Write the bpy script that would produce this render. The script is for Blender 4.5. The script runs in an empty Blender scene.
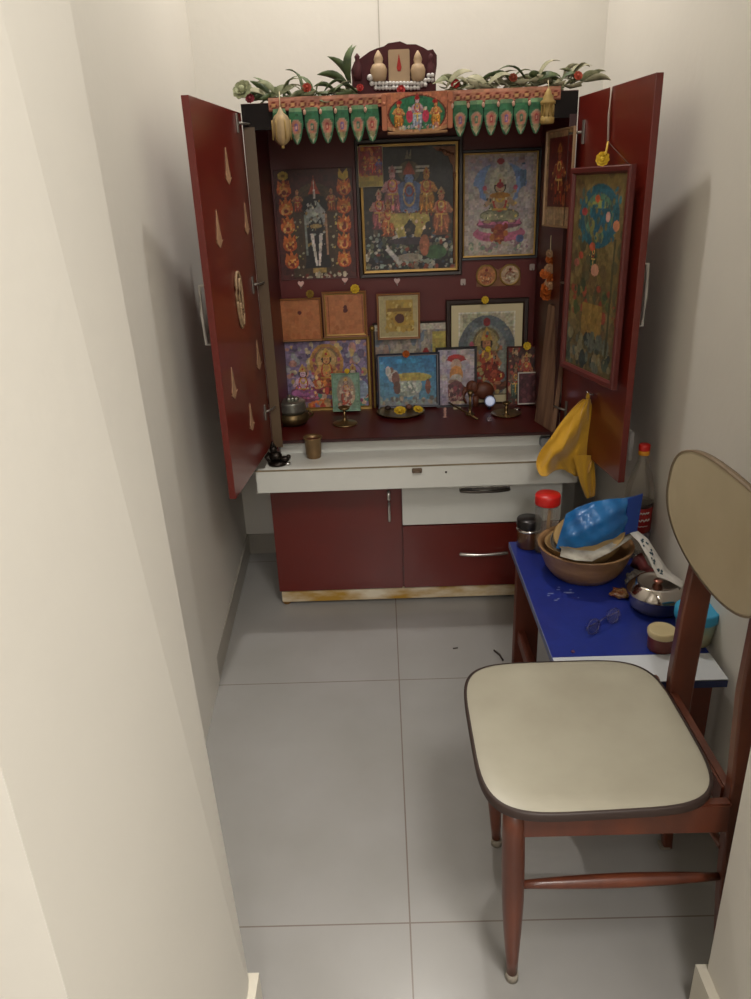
import bpy, bmesh, math, random
import numpy as np
from mathutils import Vector as V, Matrix
SC = bpy.context.scene
COL = SC.collection
PI = math.pi
random.seed(4)

# ------------------------------------------------------------------ camera
CAMH = 1.4; F = 750.0
def cam_axes(pitch=22.6, yaw=1.0, roll=2.3):
    p, y, r = map(math.radians, (pitch, yaw, roll))
    f = V((-math.sin(y)*math.cos(p), math.cos(y)*math.cos(p), -math.sin(p)))
    r0 = V((math.cos(y), math.sin(y), 0)); u0 = r0.cross(f)
    c, s = math.cos(r), math.sin(r)
    return c*r0 - s*u0, s*r0 + c*u0, f
CR, CU, CF = cam_axes()
def ray(x, y): return CF + (x-375.5)/F*CR - (y-499.5)/F*CU
CP = V((0, 0, CAMH))
def at(x, y, Y):                 # measured position of a photo detail lying in the vertical plane y = Y
    d = ray(x, y); return CP + d*(Y/d.y)
def atz(x, y, z=0.0):            # ... lying on the horizontal plane z
    d = ray(x, y); return CP + d*((z-CAMH)/d.z)
def atx(x, y, X):
    d = ray(x, y); return CP + d*(X/d.x)
def atp(x, y, p, n):             # ... on the plane through p with normal n
    d = ray(x, y); return CP + d*((p-CP).dot(n)/d.dot(n))
cam = bpy.data.cameras.new('camera'); co = bpy.data.objects.new('camera', cam); COL.objects.link(co)
M = Matrix((CR, CU, -CF)).transposed().to_4x4(); M.translation = CP; co.matrix_world = M
cam.sensor_fit = 'VERTICAL'; cam.sensor_height = 36; cam.lens = F*36/999; cam.clip_start = .02
SC.camera = co
SC.view_settings.view_transform = 'Standard'; SC.view_settings.look = 'None'
SC.view_settings.gamma = 1; SC.view_settings.use_curve_mapping = False
SC.view_settings.exposure = 0.0

# ------------------------------------------------------------------ materials
def lin(h):
    h = h.lstrip('#'); v = [int(h[i:i+2], 16)/255 for i in (0, 2, 4)]
    return tuple(c/12.92 if c <= .04045 else ((c+.055)/1.055)**2.4 for c in v)
MATS = {}
def mat(name, hexc, rough=.5, metal=0., var=0., vscale=6., var_hex=None, bump=0., bscale=60., coat=0., trans=0., alpha=1., stretch=None, emit=None, sheen=0., sss=0.):
    if name in MATS: return MATS[name]
    m = bpy.data.materials.new(name); m.use_nodes = True; nt = m.node_tree; b = nt.nodes['Principled BSDF']
    c = lin(hexc)
    b.inputs['Base Color'].default_value = (*c, 1); b.inputs['Roughness'].default_value = rough; b.inputs['Metallic'].default_value = metal
    b.inputs['Coat Weight'].default_value = coat; b.inputs['Coat Roughness'].default_value = .08
    b.inputs['Transmission Weight'].default_value = trans; b.inputs['Alpha'].default_value = alpha
    b.inputs['Sheen Weight'].default_value = sheen
    tc = nt.nodes.new('ShaderNodeTexCoord'); src = tc.outputs['Object']
    if stretch:
        mp = nt.nodes.new('ShaderNodeMapping'); mp.inputs['Scale'].default_value = stretch; nt.links.new(src, mp.inputs['Vector']); src = mp.outputs['Vector']
    if var or var_hex:
        n = nt.nodes.new('ShaderNodeTexNoise'); n.inputs['Scale'].default_value = vscale; n.inputs['Detail'].default_value = 5; nt.links.new(src, n.inputs['Vector'])
        r = nt.nodes.new('ShaderNodeValToRGB'); r.color_ramp.elements[0].position = .35; r.color_ramp.elements[1].position = .68
        c2 = lin(var_hex) if var_hex else tuple(x*(1-var) for x in c)
        r.color_ramp.elements[0].color = (*c2, 1); r.color_ramp.elements[1].color = (*c, 1)
        nt.links.new(n.outputs['Fac'], r.inputs['Fac']); nt.links.new(r.outputs['Color'], b.inputs['Base Color'])
    if bump:
        n2 = nt.nodes.new('ShaderNodeTexNoise'); n2.inputs['Scale'].default_value = bscale; nt.links.new(src, n2.inputs['Vector'])
        bp = nt.nodes.new('ShaderNodeBump'); bp.inputs['Strength'].default_value = bump; bp.inputs['Distance'].default_value = .004
        nt.links.new(n2.outputs['Fac'], bp.inputs['Height']); nt.links.new(bp.outputs['Normal'], b.inputs['Normal'])
    if emit:
        b.inputs['Emission Color'].default_value = (*lin(emit[0]), 1); b.inputs['Emission Strength'].default_value = emit[1]
    MATS[name] = m; return m

def print_mat(name, rough=.45, coat=.5):
    if name in MATS: return MATS[name]
    m = bpy.data.materials.new(name); m.use_nodes = True; nt = m.node_tree; b = nt.nodes['Principled BSDF']
    a = nt.nodes.new('ShaderNodeAttribute'); a.attribute_name = 'Col'
    nt.links.new(a.outputs['Color'], b.inputs['Base Color'])
    b.inputs['Roughness'].default_value = rough; b.inputs['Coat Weight'].default_value = coat; b.inputs['Coat Roughness'].default_value = .06
    MATS[name] = m; return m

def floor_mat():
    m = bpy.data.materials.new('floor_tiles'); m.use_nodes = True; nt = m.node_tree; b = nt.nodes['Principled BSDF']
    N = nt.nodes.new; L = nt.links.new
    g = N('ShaderNodeNewGeometry'); s = N('ShaderNodeSeparateXYZ'); L(g.outputs['Position'], s.inputs[0])
    def line(out, off):
        a = N('ShaderNodeMath'); a.operation = 'SUBTRACT'; L(out, a.inputs[0]); a.inputs[1].default_value = off-.4125
        w = N('ShaderNodeMath'); w.operation = 'FLOORED_MODULO'; L(a.outputs[0], w.inputs[0]); w.inputs[1].default_value = .825
        d = N('ShaderNodeMath'); d.operation = 'SUBTRACT'; L(w.outputs[0], d.inputs[0]); d.inputs[1].default_value = .4125
        e = N('ShaderNodeMath'); e.operation = 'ABSOLUTE'; L(d.outputs[0], e.inputs[0])
        f = N('ShaderNodeMath'); f.operation = 'LESS_THAN'; L(e.outputs[0], f.inputs[0]); f.inputs[1].default_value = .0016
        return f.outputs[0]
    mx = N('ShaderNodeMath'); mx.operation = 'MAXIMUM'; L(line(s.outputs['X'], .017), mx.inputs[0]); L(line(s.outputs['Y'], 1.09), mx.inputs[1])
    n = N('ShaderNodeTexNoise'); n.inputs['Scale'].default_value = 3.5; n.inputs['Detail'].default_value = 8; L(g.outputs['Position'], n.inputs['Vector'])
    r = N('ShaderNodeValToRGB'); r.color_ramp.elements[0].position = .3; r.color_ramp.elements[1].position = .7
    r.color_ramp.elements[0].color = (*lin('#989692'), 1); r.color_ramp.elements[1].color = (*lin('#a19f9d'), 1); L(n.outputs['Fac'], r.inputs['Fac'])
    mc = N('ShaderNodeMix'); mc.data_type = 'RGBA'; L(mx.outputs[0], mc.inputs['Factor']); L(r.outputs['Color'], mc.inputs['A']); mc.inputs['B'].default_value = (*lin('#7c716b'), 1)
    L(mc.outputs['Result'], b.inputs['Base Color'])
    n2 = N('ShaderNodeTexNoise'); n2.inputs['Scale'].default_value = 9; L(g.outputs['Position'], n2.inputs['Vector'])
    mr = N('ShaderNodeMapRange'); mr.inputs['To Min'].default_value = .16; mr.inputs['To Max'].default_value = .28; L(n2.outputs['Fac'], mr.inputs['Value']); L(mr.outputs['Result'], b.inputs['Roughness'])
    return m

WALL = mat('wall_paint', '#dcd8cf', .55, var=.03, vscale=2.5, bump=.12, bscale=35)
WALLR = WALL
MAROON = mat('maroon_laminate', '#651a11', .32, var=.14, vscale=5, coat=.25)
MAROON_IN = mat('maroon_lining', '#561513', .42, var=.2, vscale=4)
WHITE_LAM = mat('white_laminate', '#d9d9d2', .3, var=.06, vscale=8)
PLINTH = mat('stained_plinth', '#ddd2bc', .5, var_hex='#a9812e', vscale=9, stretch=(1, 1, 3))
GOLD_EDGE = mat('brown_gold_edging', '#65503a', .45, var=.25, vscale=7, stretch=(1, 1, .3))
STEEL = mat('steel', '#c9c7c4', .2, 1.)
CHROME = mat('chrome_handle', '#d8d4cf', .25, .9)
BRASS = mat('brass', '#8f7650', .36, .85, var=.3, vscale=30)
BRASS_OLD = mat('old_brass', '#6d5a3c', .4, .8, var=.4, vscale=40)
GOLD = mat('gold_frame', '#9c7c42', .35, .6, var=.2, vscale=30)
WOOD_LT = mat('varnished_wood', '#9a6434', .4, var=.25, vscale=12, stretch=(1, 1, .2))
WOOD_GREY = mat('weathered_wood', '#96755c', .6, var_hex='#67493a', vscale=14, stretch=(3, 3, .3))
CHAIR_WOOD = mat('chair_wood', '#6d3722', .38, var_hex='#4b2518', vscale=14, stretch=(1, 1, .25), coat=.15)
LEG_WOOD = mat('table_leg_wood', '#6b3322', .5, var=.25, vscale=12, stretch=(1, 1, .2))
CREAM_LAM = mat('cream_laminate', '#aaa594', .34, var_hex='#9b9584', vscale=4.5, coat=.1)
BACK_LAM = mat('aged_cream_laminate', '#b3a589', .36, var_hex='#a4967a', vscale=5)
DARK_EDGE = mat('dark_edge_band', '#33241f', .5)
BACK_EDGE = mat('worn_brown_edge', '#77654f', .5)
DARK_FRAME = mat('dark_wood_frame', '#2a1913', .4)
BLACK_FRAME = mat('black_frame', '#1c1a20', .35)
NAVY_FRAME = mat('navy_frame', '#1f2438', .35)
RED_FRAME = mat('red_brown_frame', '#5c2420', .4, var=.2, vscale=8)
CREAM_CARD = mat('cream_card', '#cdbf9a', .6)
YCLOTH = mat('yellow_cloth', '#c49420', .9, var=.15, vscale=14, bump=.4, bscale=180, sheen=.3)
YFLOWER = mat('yellow_petals', '#e6c030', .7, var=.18, vscale=60)
RFLOWER = mat('red_petals', '#a8201a', .7, var=.35, vscale=60)
OFLOWER = mat('orange_petals', '#c8641c', .7, var=.35, vscale=60)
DRYLEAF = mat('dry_leaf', '#8f9070', .7, var_hex='#5c6340', vscale=25)
GREENLEAF = mat('green_leaf', '#55633a', .6, var_hex='#38452a', vscale=25)
STICK = mat('gold_sticker', '#b58c6c', .5, .1, var=.3, vscale=50)
WHITE_PL = mat('white_plastic', '#e2ded6', .4)
PINK_PL = mat('pink_plastic', '#e6b9ae', .4)
BLUE_TOP = None
PRINT = print_mat('glazed_print', .5, .22); FABRIC_PRINT = print_mat('printed_fabric', .9, 0.)

# ------------------------------------------------------------------ mesh helpers
class MB:
    def __init__(s): s.bm = bmesh.new()
    def box(s, x0, x1, y0, y1, z0, z1, bev=0.):
        vs = [s.bm.verts.new((x, y, z)) for z in (z0, z1) for x, y in ((x0, y0), (x1, y0), (x1, y1), (x0, y1))]
        fs = [s.bm.faces.new([vs[i] for i in q]) for q in ((3, 2, 1, 0), (4, 5, 6, 7), (0, 1, 5, 4), (1, 2, 6, 5), (2, 3, 7, 6), (3, 0, 4, 7))]
        if bev:
            es = list({e for f in fs for e in f.edges}); bmesh.ops.bevel(s.bm, geom=es, offset=bev, segments=2, affect='EDGES')
        return s
    def hexa(s, a, b, bev=0.):   # two quads of four points each, same winding
        A = [s.bm.verts.new(p) for p in a]; B = [s.bm.verts.new(p) for p in b]
        fs = [s.bm.faces.new(A[::-1]), s.bm.faces.new(B)]
        for i in range(len(A)):
            j = (i+1) % len(A); fs.append(s.bm.faces.new((A[i], A[j], B[j], B[i])))
        if bev:
            es = list({e for f in fs for e in f.edges}); bmesh.ops.bevel(s.bm, geom=es, offset=bev, segments=2, affect='EDGES')
        return s
    def loft(s, loops, caps=True, close=True, smooth=True):
        R = [[s.bm.verts.new(p) for p in l] for l in loops]; n = len(R[0])
        for a, b in zip(R, R[1:]):
            for i in range(n if close else n-1):
                j = (i+1) % n
                try:
                    f = s.bm.faces.new((a[i], a[j], b[j], b[i])); f.smooth = smooth
                except ValueError: pass
        if caps and close:
            s.bm.faces.new(R[0][::-1]); s.bm.faces.new(R[-1])
        return s
    def lathe(s, prof, c=(0, 0, 0), n=24, axis=None, wob=None):
        c = V(c); Q = V((0, 0, 1)).rotation_difference(V(axis)) if axis else None
        loops = []
        for r, z in prof:
            l = []
            for k in range(n):
                a = 2*PI*k/n; rr = max(r, 1e-4)*(1+(wob(a, z) if wob else 0))
                p = V((rr*math.cos(a), rr*math.sin(a), z)); p = Q @ p if Q else p
                l.append(c+p)
            loops.append(l)
        return s.loft(loops)
    def tube(s, pts, r, n=8):
        pts = [V(p) for p in pts]; loops = []
        for i, p in enumerate(pts):
            t = (pts[min(i+1, len(pts)-1)]-pts[max(i-1, 0)]).normalized()
            u = t.cross(V((0, 0, 1)));
            if u.length < .1: u = t.cross(V((0, 1, 0)))
            u.normalize(); w = t.cross(u); rr = r[i] if isinstance(r, (list, tuple)) else r
            loops.append([p+u*rr*math.cos(2*PI*k/n)+w*rr*math.sin(2*PI*k/n) for k in range(n)])
        return s.loft(loops)
    def ball(s, c, r, seg=12, sq=(1, 1, 1)):
        g = bmesh.ops.create_uvsphere(s.bm, u_segments=seg, v_segments=max(6, seg*2//3), radius=1)
        bmesh.ops.transform(s.bm, verts=g['verts'], matrix=Matrix.Translation(V(c)) @ Matrix.Diagonal((r*sq[0], r*sq[1], r*sq[2], 1)))
        for v in g['verts']:
            for f in v.link_faces: f.smooth = True
        return s
    def prism(s, outline, o, u, v, n, d):   # outline 2D in (u, v) frame at origin o, thickness d along n
        o, u, v, n = V(o), V(u), V(v), V(n)
        a = [o+u*x+v*y for x, y in outline]; b = [p+n*d for p in a]
        return s.hexa(a, b)
    def build(s, name, m, parent=None, root=None, bevel=0., local=False, solid=0.):
        off = V((0, 0, 0))
        r = root or parent
        if r is not None and not local: off = V(r['_o']) if '_o' in r else V(r.location)
        bmesh.ops.recalc_face_normals(s.bm, faces=s.bm.faces)
        me = bpy.data.meshes.new(name)
        if off.length: bmesh.ops.translate(s.bm, verts=s.bm.verts, vec=-off)
        s.bm.to_mesh(me); s.bm.free(); me.materials.append(m)
        o = bpy.data.objects.new(name, me); COL.objects.link(o)
        if parent is not None: o.parent = parent; o['_o'] = list(off)
        if bevel:
            md = o.modifiers.new('b', 'BEVEL'); md.width = bevel; md.segments = 2; md.limit_method = 'ANGLE'
        if solid:
            md = o.modifiers.new('s', 'SOLIDIFY'); md.thickness = solid
        return o

def thing(name, label, cat, loc=(0, 0, 0), group=None):
    o = bpy.data.objects.new(name, None); COL.objects.link(o); o.location = loc; o.empty_display_size = .02
    o['label'] = label; o['category'] = cat; o['_o'] = list(loc)
    if group: o['group'] = group
    return o
def tag(o, label, cat, group=None):
    o['label'] = label; o['category'] = cat
    if group: o['group'] = group
    return o
def struct(o): o['kind'] = 'structure'; return o
def solo(mb, name, m, label, cat, origin, group=None, **k):   # a thing of one mesh with its origin at its base
    bmesh.ops.translate(mb.bm, verts=mb.bm.verts, vec=-V(origin))
    o = mb.build(name, m, **k); o.location = origin; return tag(o, label, cat, group)
def copy_tree(o, parent=None):
    c = o.copy(); COL.objects.link(c)
    if parent is not None: c.parent = parent
    for ch in list(o.children): copy_tree(ch, c)
    return c

# ------------------------------------------------------------------ painted prints (flat artwork as vertex colours on a fine grid)
def paint(prims, X, Y, seed=1, tex=.10, mottle=1.):
    C = np.zeros(X.shape+(3,)); C[:] = lin('#888888')
    for p in prims:
        k = p[0]
        if k == 'e':
            m = ((X-p[1])/p[3])**2+((Y-p[2])/p[4])**2 < 1; C[m] = lin(p[5])
        elif k == 'ring':
            d = np.sqrt(((X-p[1])/p[3])**2+((Y-p[2])/p[4])**2); m = (d < 1) & (d > p[5]); C[m] = lin(p[6])
        elif k == 'r':
            m = (X >= p[1]) & (X <= p[3]) & (Y >= p[2]) & (Y <= p[4]); C[m] = lin(p[5])
        elif k == 'g':   # vertical blend of two colours in a rectangle
            m = (X >= p[1]) & (X <= p[3]) & (Y >= p[2]) & (Y <= p[4]); t = np.clip((Y-p[2])/(p[4]-p[2]), 0, 1)[..., None]
            B = np.array(lin(p[5]))*(1-t)+np.array(lin(p[6]))*t; C[m] = B[m]
        elif k == 'p':
            pts = p[1]; ins = np.zeros(X.shape, bool); j = len(pts)-1
            for i in range(len(pts)):
                xi, yi = pts[i]; xj, yj = pts[j]
                cnd = ((yi > Y) != (yj > Y)) & (X < (xj-xi)*(Y-yi)/((yj-yi) if yj != yi else 1e-9)+xi); ins ^= cnd; j = i
            C[ins] = lin(p[2])
        elif k == 'n':   # scattered small motifs inside a rectangle: x0 y0 x1 y1 count size palette
            rng = random.Random(seed*31+int(p[5])+int(p[1]*97))
            for _ in range(p[5]):
                cx = rng.uniform(p[1], p[3]); cy = rng.uniform(p[2], p[4]); r = p[6]*rng.uniform(.5, 1.4)
                m = ((X-cx)/r)**2+((Y-cy)/(r*rng.uniform(.6, 1.8)))**2 < 1; C[m] = lin(rng.choice(p[7]))
    rs = np.random.RandomState(seed); C *= 1+tex*(rs.rand(*X.shape)[..., None]-.5)*2
    for k in (3, 7):     # mottled print detail at two scales
        g = rs.rand(X.shape[0]//k+2, X.shape[1]//k+2, 3); g = np.repeat(np.repeat(g, k, 0), k, 1)[:X.shape[0], :X.shape[1]]
        C *= 1+mottle*(.34*(g.mean(2, keepdims=True)-.5)*2+.05*(g-.5)*2)
    return np.clip(C, 0, 1)

def print_mesh(name, corners, prims, m, parent, res=.0028, seed=1, warp=None, A=None, mottle=1.):
    BL, BR, TR, TL = [V(c) for c in corners]
    W = (BR-BL).length; Hh = (TL-BL).length
    nx = max(6, min(150, int(W/res))); ny = max(6, min(190, int(Hh/res)))
    u = np.linspace(0, 1, nx+1); v = np.linspace(0, 1, ny+1); UU, VV = np.meshgrid(u, v)
    P = (np.outer((1-UU).ravel()*(1-VV).ravel(), BL)+np.outer(UU.ravel()*(1-VV).ravel(), BR)+np.outer(UU.ravel()*VV.ravel(), TR)+np.outer((1-UU).ravel()*VV.ravel(), TL))
    if warp is not None: P = warp(P, UU.ravel(), VV.ravel())
    off = np.array(parent['_o']) if parent is not None and '_o' in parent else np.zeros(3)
    P = P-off
    i = np.arange(ny)[:, None]*(nx+1)+np.arange(nx)[None, :]
    Fc = np.stack([i, i+1, i+nx+2, i+nx+1], -1).reshape(-1, 4)
    me = bpy.data.meshes.new(name); me.from_pydata(P.tolist(), [], Fc.tolist())
    C = paint(prims, UU*(A or W/Hh), VV, seed, .10*mottle, mottle)
    a = me.color_attributes.new('Col', 'FLOAT_COLOR', 'POINT')
    a.data.foreach_set('color', np.concatenate([C.reshape(-1, 3), np.ones(((nx+1)*(ny+1), 1))], 1).astype(np.float32).ravel())
    me.materials.append(m); me.update()
    o = bpy.data.objects.new(name, me); COL.objects.link(o)
    if parent is not None: o.parent = parent; o['_o'] = list(off)
    return o

def shade(h, f):
    h = h.lstrip('#'); return '#'+''.join('%02x' % max(0, min(255, int(int(h[i:i+2], 16)*f))) for i in (0, 2, 4))
def person_fig(x, y, h, skin, robe, crown='#c9a030', halo=None, trim='#c8a050'):
    L = []; dk = shade(skin, .45)
    if halo: L.append(('e', x, y+.84*h, .17*h, .17*h, halo))
    L += [('e', x, y+.30*h, .19*h, .30*h, shade(robe, .6)), ('e', x, y+.3*h, .16*h, .28*h, robe), ('e', x, y+.05*h, .2*h, .05*h, shade(robe, .7))]
    for k in range(-2, 3): L.append(('p', [(x+k*.02*h, y+.48*h), (x+k*.065*h-.012*h, y+.05*h), (x+k*.065*h+.012*h, y+.05*h)], shade(robe, .62 if k % 2 else 1.35)))
    L += [('e', x, y+.6*h, .13*h, .17*h, skin)]
    for s_ in (-1, 1):
        L += [('p', [(x+s_*.08*h, y+.73*h), (x+s_*.15*h, y+.70*h), (x+s_*.25*h, y+.52*h), (x+s_*.2*h, y+.47*h), (x+s_*.08*h, y+.6*h)], skin), ('p', [(x+s_*.25*h, y+.52*h), (x+s_*.2*h, y+.47*h), (x+s_*.08*h, y+.52*h), (x+s_*.1*h, y+.57*h)], shade(skin, .85)), ('e', x+s_*.22*h, y+.55*h, .022*h, .018*h, trim)]
    L += [('ring', x, y+.62*h, .10*h, .15*h, .72, '#a83428'), ('ring', x, y+.66*h, .07*h, .08*h, .6, trim), ('r', x-.12*h, y+.43*h, x+.12*h, y+.46*h, trim), ('r', x-.015*h, y+.2*h, x+.015*h, y+.44*h, trim),
          ('e', x, y+.84*h, .085*h, .1*h, '#1c1614'), ('e', x, y+.83*h, .062*h, .08*h, skin), ('e', x-.024*h, y+.84*h, .011*h, .007*h, dk), ('e', x+.024*h, y+.84*h, .011*h, .007*h, dk), ('e', x, y+.785*h, .016*h, .008*h, '#8c2c2c'),
          ('p', [(x-.085*h, y+.88*h), (x-.05*h, y+.97*h), (x, y+1.05*h), (x+.05*h, y+.97*h), (x+.085*h, y+.88*h)], crown), ('e', x, y+.93*h, .02*h, .03*h, '#9c2420'),
          ('n', x-.14*h, y+.08*h, x+.14*h, y+.74*h, 12, .014*h, [trim, shade(robe, 1.5), '#d8c8a0', shade(robe, .5)])]
    return L
def seated_fig(x, y, h, skin, robe, crown='#c9a030', halo=None, seat='#b0406a'):
    L = [('e', x, y+.07*h, .42*h, .1*h, shade(seat, .7))]; dk = shade(skin, .45)
    for k in range(-3, 4): L.append(('p', [(x+k*.11*h-.06*h, y+.06*h), (x+k*.125*h, y+.17*h), (x+k*.11*h+.06*h, y+.06*h)], shade(seat, 1.15 if k % 2 else .9)))
    if halo: L += [('e', x, y+.76*h, .26*h, .27*h, shade(halo, .7)), ('e', x, y+.76*h, .22*h, .23*h, halo)]
    L += [('e', x, y+.24*h, .36*h, .13*h, shade(robe, .7)), ('e', x-.14*h, y+.23*h, .2*h, .09*h, robe), ('e', x+.14*h, y+.23*h, .2*h, .09*h, robe), ('e', x, y+.45*h, .18*h, .22*h, shade(robe, .8)), ('e', x, y+.52*h, .15*h, .17*h, skin)]
    for s_ in (-1, 1):
        L += [('p', [(x+s_*.1*h, y+.66*h), (x+s_*.18*h, y+.62*h), (x+s_*.3*h, y+.44*h), (x+s_*.25*h, y+.39*h), (x+s_*.1*h, y+.52*h)], skin), ('p', [(x+s_*.1*h, y+.64*h), (x+s_*.3*h, y+.66*h), (x+s_*.3*h, y+.74*h), (x+s_*.25*h, y+.73*h), (x+s_*.24*h, y+.69*h), (x+s_*.1*h, y+.58*h)], shade(skin, .9)), ('e', x+s_*.28*h, y+.76*h, .04*h, .045*h, '#a84c5c'), ('e', x+s_*.22*h, y+.12*h, .07*h, .03*h, skin)]
    L += [('ring', x, y+.5*h, .13*h, .2*h, .75, '#a83428'), ('ring', x, y+.58*h, .09*h, .1*h, .6, '#c8a040'), ('r', x-.14*h, y+.33*h, x+.14*h, y+.37*h, '#b89038'), ('e', x, y+.77*h, .11*h, .12*h, '#241a18'), ('e', x, y+.76*h, .08*h, .095*h, skin), ('e', x-.03*h, y+.775*h, .014*h, .009*h, dk), ('e', x+.03*h, y+.775*h, .014*h, .009*h, dk), ('e', x, y+.71*h, .02*h, .01*h, '#8c2c2c'),
          ('p', [(x-.11*h, y+.82*h), (x-.07*h, y+.93*h), (x, y+1.04*h), (x+.07*h, y+.93*h), (x+.11*h, y+.82*h)], crown), ('e', x, y+.89*h, .025*h, .035*h, '#9c2420'),
          ('n', x-.3*h, y+.14*h, x+.3*h, y+.56*h, 20, .016*h, ['#d0b060', shade(robe, 1.5), '#d8c8a0', shade(robe, .5)])]
    return L

def ring_loops(cs, n, spec):
    """four-corner loops inset by w and lifted by d along n"""
    BL, BR, TR, TL = cs; u = (BR-BL).normalized(); v = (TL-BL).normalized(); out = []
    for w, d in spec:
        out.append([BL+u*w+v*w+n*d, BR-u*w+v*w+n*d, TR-u*w-v*w+n*d, TL+u*w-v*w+n*d])
    return out
def framed(name, label, corners, fw, fd, fm, prims, cat='picture', group=None, matw=0., matm=None, inner=None, seed=1, hook=None, glazed=True, res=.0024, A=None, mottle=1.):
    cs = [V(c) for c in corners]; base = (cs[0]+cs[1])/2
    n = (cs[1]-cs[0]).cross(cs[3]-cs[0]).normalized()
    t = thing(name, label, cat, base, group)
    mb = MB(); mb.loft(ring_loops(cs, n, [(0, 0), (0, fd*.8), (fw*.15, fd), (fw*.7, fd*.95), (fw, fd*.5), (fw, fd*.3), (fw*.5, 0)]), caps=False, smooth=False)
    mb.build('frame', fm, t)
    mb = MB(); q = ring_loops(cs, n, [(.001, fd*.02), (.001, fd*.2)]); mb.hexa(q[0], q[1]); mb.build('backing', mat('backing_board', '#5a4634', .8), t)
    w = fw
    if inner:
        o = MB().loft(ring_loops(cs, n, [(fw, fd*.3), (fw, fd*.6), (fw+inner[0], fd*.55), (fw+inner[0], fd*.3)]), caps=False, smooth=False).build('inner_moulding', inner[1], t)
        w += inner[0]
    if matw:
        MB().loft(ring_loops(cs, n, [(w, fd*.38), (w+matw, fd*.38), (w+matw, fd*.3)]), caps=False, smooth=False).build('mat_board', matm, t); w += matw
    print_mesh('print', ring_loops(cs, n, [(w, fd*.32)])[0], prims, PRINT if glazed else FABRIC_PRINT, t, seed=seed, res=res, A=A, mottle=mottle)
    if hook:
        MB().tube([cs[3]*.5+cs[2]*.5+n*.002, cs[3]*.5+cs[2]*.5+V((0, 0, hook))], .0012, 6).build('hanging_loop', STEEL, t)
    return t
def quad(x0, y0, x1, y1, Y, Y2=None, skew=0.):   # rectangle seen from (x0,y0) top left to (x1,y1) bottom right, upright in plane y=Y
    a = at(x0, y1, Y); c = at(x1, y0, Y)
    zb = (a.z+at(x1, y1, Y).z)/2; zt = (at(x0, y0, Y).z+c.z)/2; xl = (a.x+at(x0, y0, Y).x)/2; xr = (c.x+at(x1, y1, Y).x)/2
    Yt = Y if Y2 is None else Y2
    return [V((xl, Y, zb)), V((xr, Y, zb)), V((xr, Yt, zt)), V((xl, Yt, zt))]

# ================================================================== THE ROOM
CEIL = 3.0
def slab(name, pts, z0, z1, m):
    a = [V((x, y, z0)) for x, y in pts]; b = [V((x, y, z1)) for x, y in pts]
    return struct(MB().hexa(a, b).build(name, m))
FLOORM = floor_mat()
struct(MB().box(-2.4, 2.4, -2.8, 3.0, -.06, 0).build('floor', FLOORM))
struct(MB().box(-2.4, 2.4, -2.8, 3.0, CEIL, CEIL+.06).build('ceiling', mat('ceiling_paint', '#e6e2d8', .7)))
# alcove walls
slab('wall_left', [(-.478, .86), (-.593, 2.83), (-.68, 2.95), (-.62, .86)], 0, CEIL, WALL)
slab('wall_right', [(.724, .86), (.84, .86), (.9, 2.95), (.760, 2.83)], 0, CEIL, WALL)
slab('wall_back', [(-.66, 2.83), (.86, 2.83), (.86, 2.96), (-.66, 2.96)], 0, CEIL, WALL)
# the two piers of the opening
XL = -.277
def pier(name, pts, lean):
    a = [V((x, y, 0)) for x, y in pts]; b = [V((x-lean*CEIL if i == 0 else x, y, CEIL)) for i, (x, y) in enumerate(pts)]
    return struct(MB().hexa(a, b).build(name, WALL))
pier('wall_front_left', [(-.272, .9), (-.272, .405), (-2.3, .405), (-2.3, .9)], .022)
pier('wall_front_right', [(.534, .9), (.534, .43), (2.3, .43), (2.3, .9)], .0)
slab('wall_outer_left', [(-2.3, .9), (-2.3, -2.6), (-2.4, -2.6), (-2.4, .9)], 0, CEIL, WALL)
slab('wall_outer_right', [(2.3, .9), (2.3, -2.6), (2.4, -2.6), (2.4, .9)], 0, CEIL, WALL)
slab('wall_rear', [(-2.4, -2.6), (2.4, -2.6), (2.4, -2.7), (-2.4, -2.7)], 0, CEIL, WALL)
SKIRT = mat('skirting_tile', '#a39d92', .3, var=.06)
slab('baseboard_left', [(-.492, .9), (-.583, 2.83), (-.605, 2.83), (-.50, .9)], 0, .085, SKIRT)
slab('baseboard_right', [(.715, .9), (.727, .9), (.762, 2.83), (.750, 2.83)], 0, .085, SKIRT)
slab('baseboard_back', [(-.59, 2.818), (.76, 2.818), (.76, 2.832), (-.59, 2.832)], 0, .085, SKIRT)
SK2 = mat('cream_skirting', '#d5cfc0', .35)
slab('baseboard_front_left', [(-.29, .912), (-.258, .912), (-.258, .42), (-.29, .42)], 0, .112, SK2)
slab('baseboard_front_right', [(.545, .91), (.517, .91), (.517, .42), (.545, .42)], 0, .11, SK2)
struct(MB().box(.0215, .0245, 2.826, 2.832, 0, CEIL).build('trim_1', mat('wall_seam', '#b0aa9e', .7)))
# switch plate low on the right wall
sw = thing('wall_switch', 'small white switch plate on the right wall beside the door of the prayer cabinet', 'switch', (.742, 2.19, .64))
MB().box(.738, .750, 2.16, 2.22, .60, .69, .002).build('plate', WHITE_PL, sw)
MB().box(.733, .738, 2.178, 2.202, .63, .665, .001).build('rocker', WHITE_PL, sw)

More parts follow.
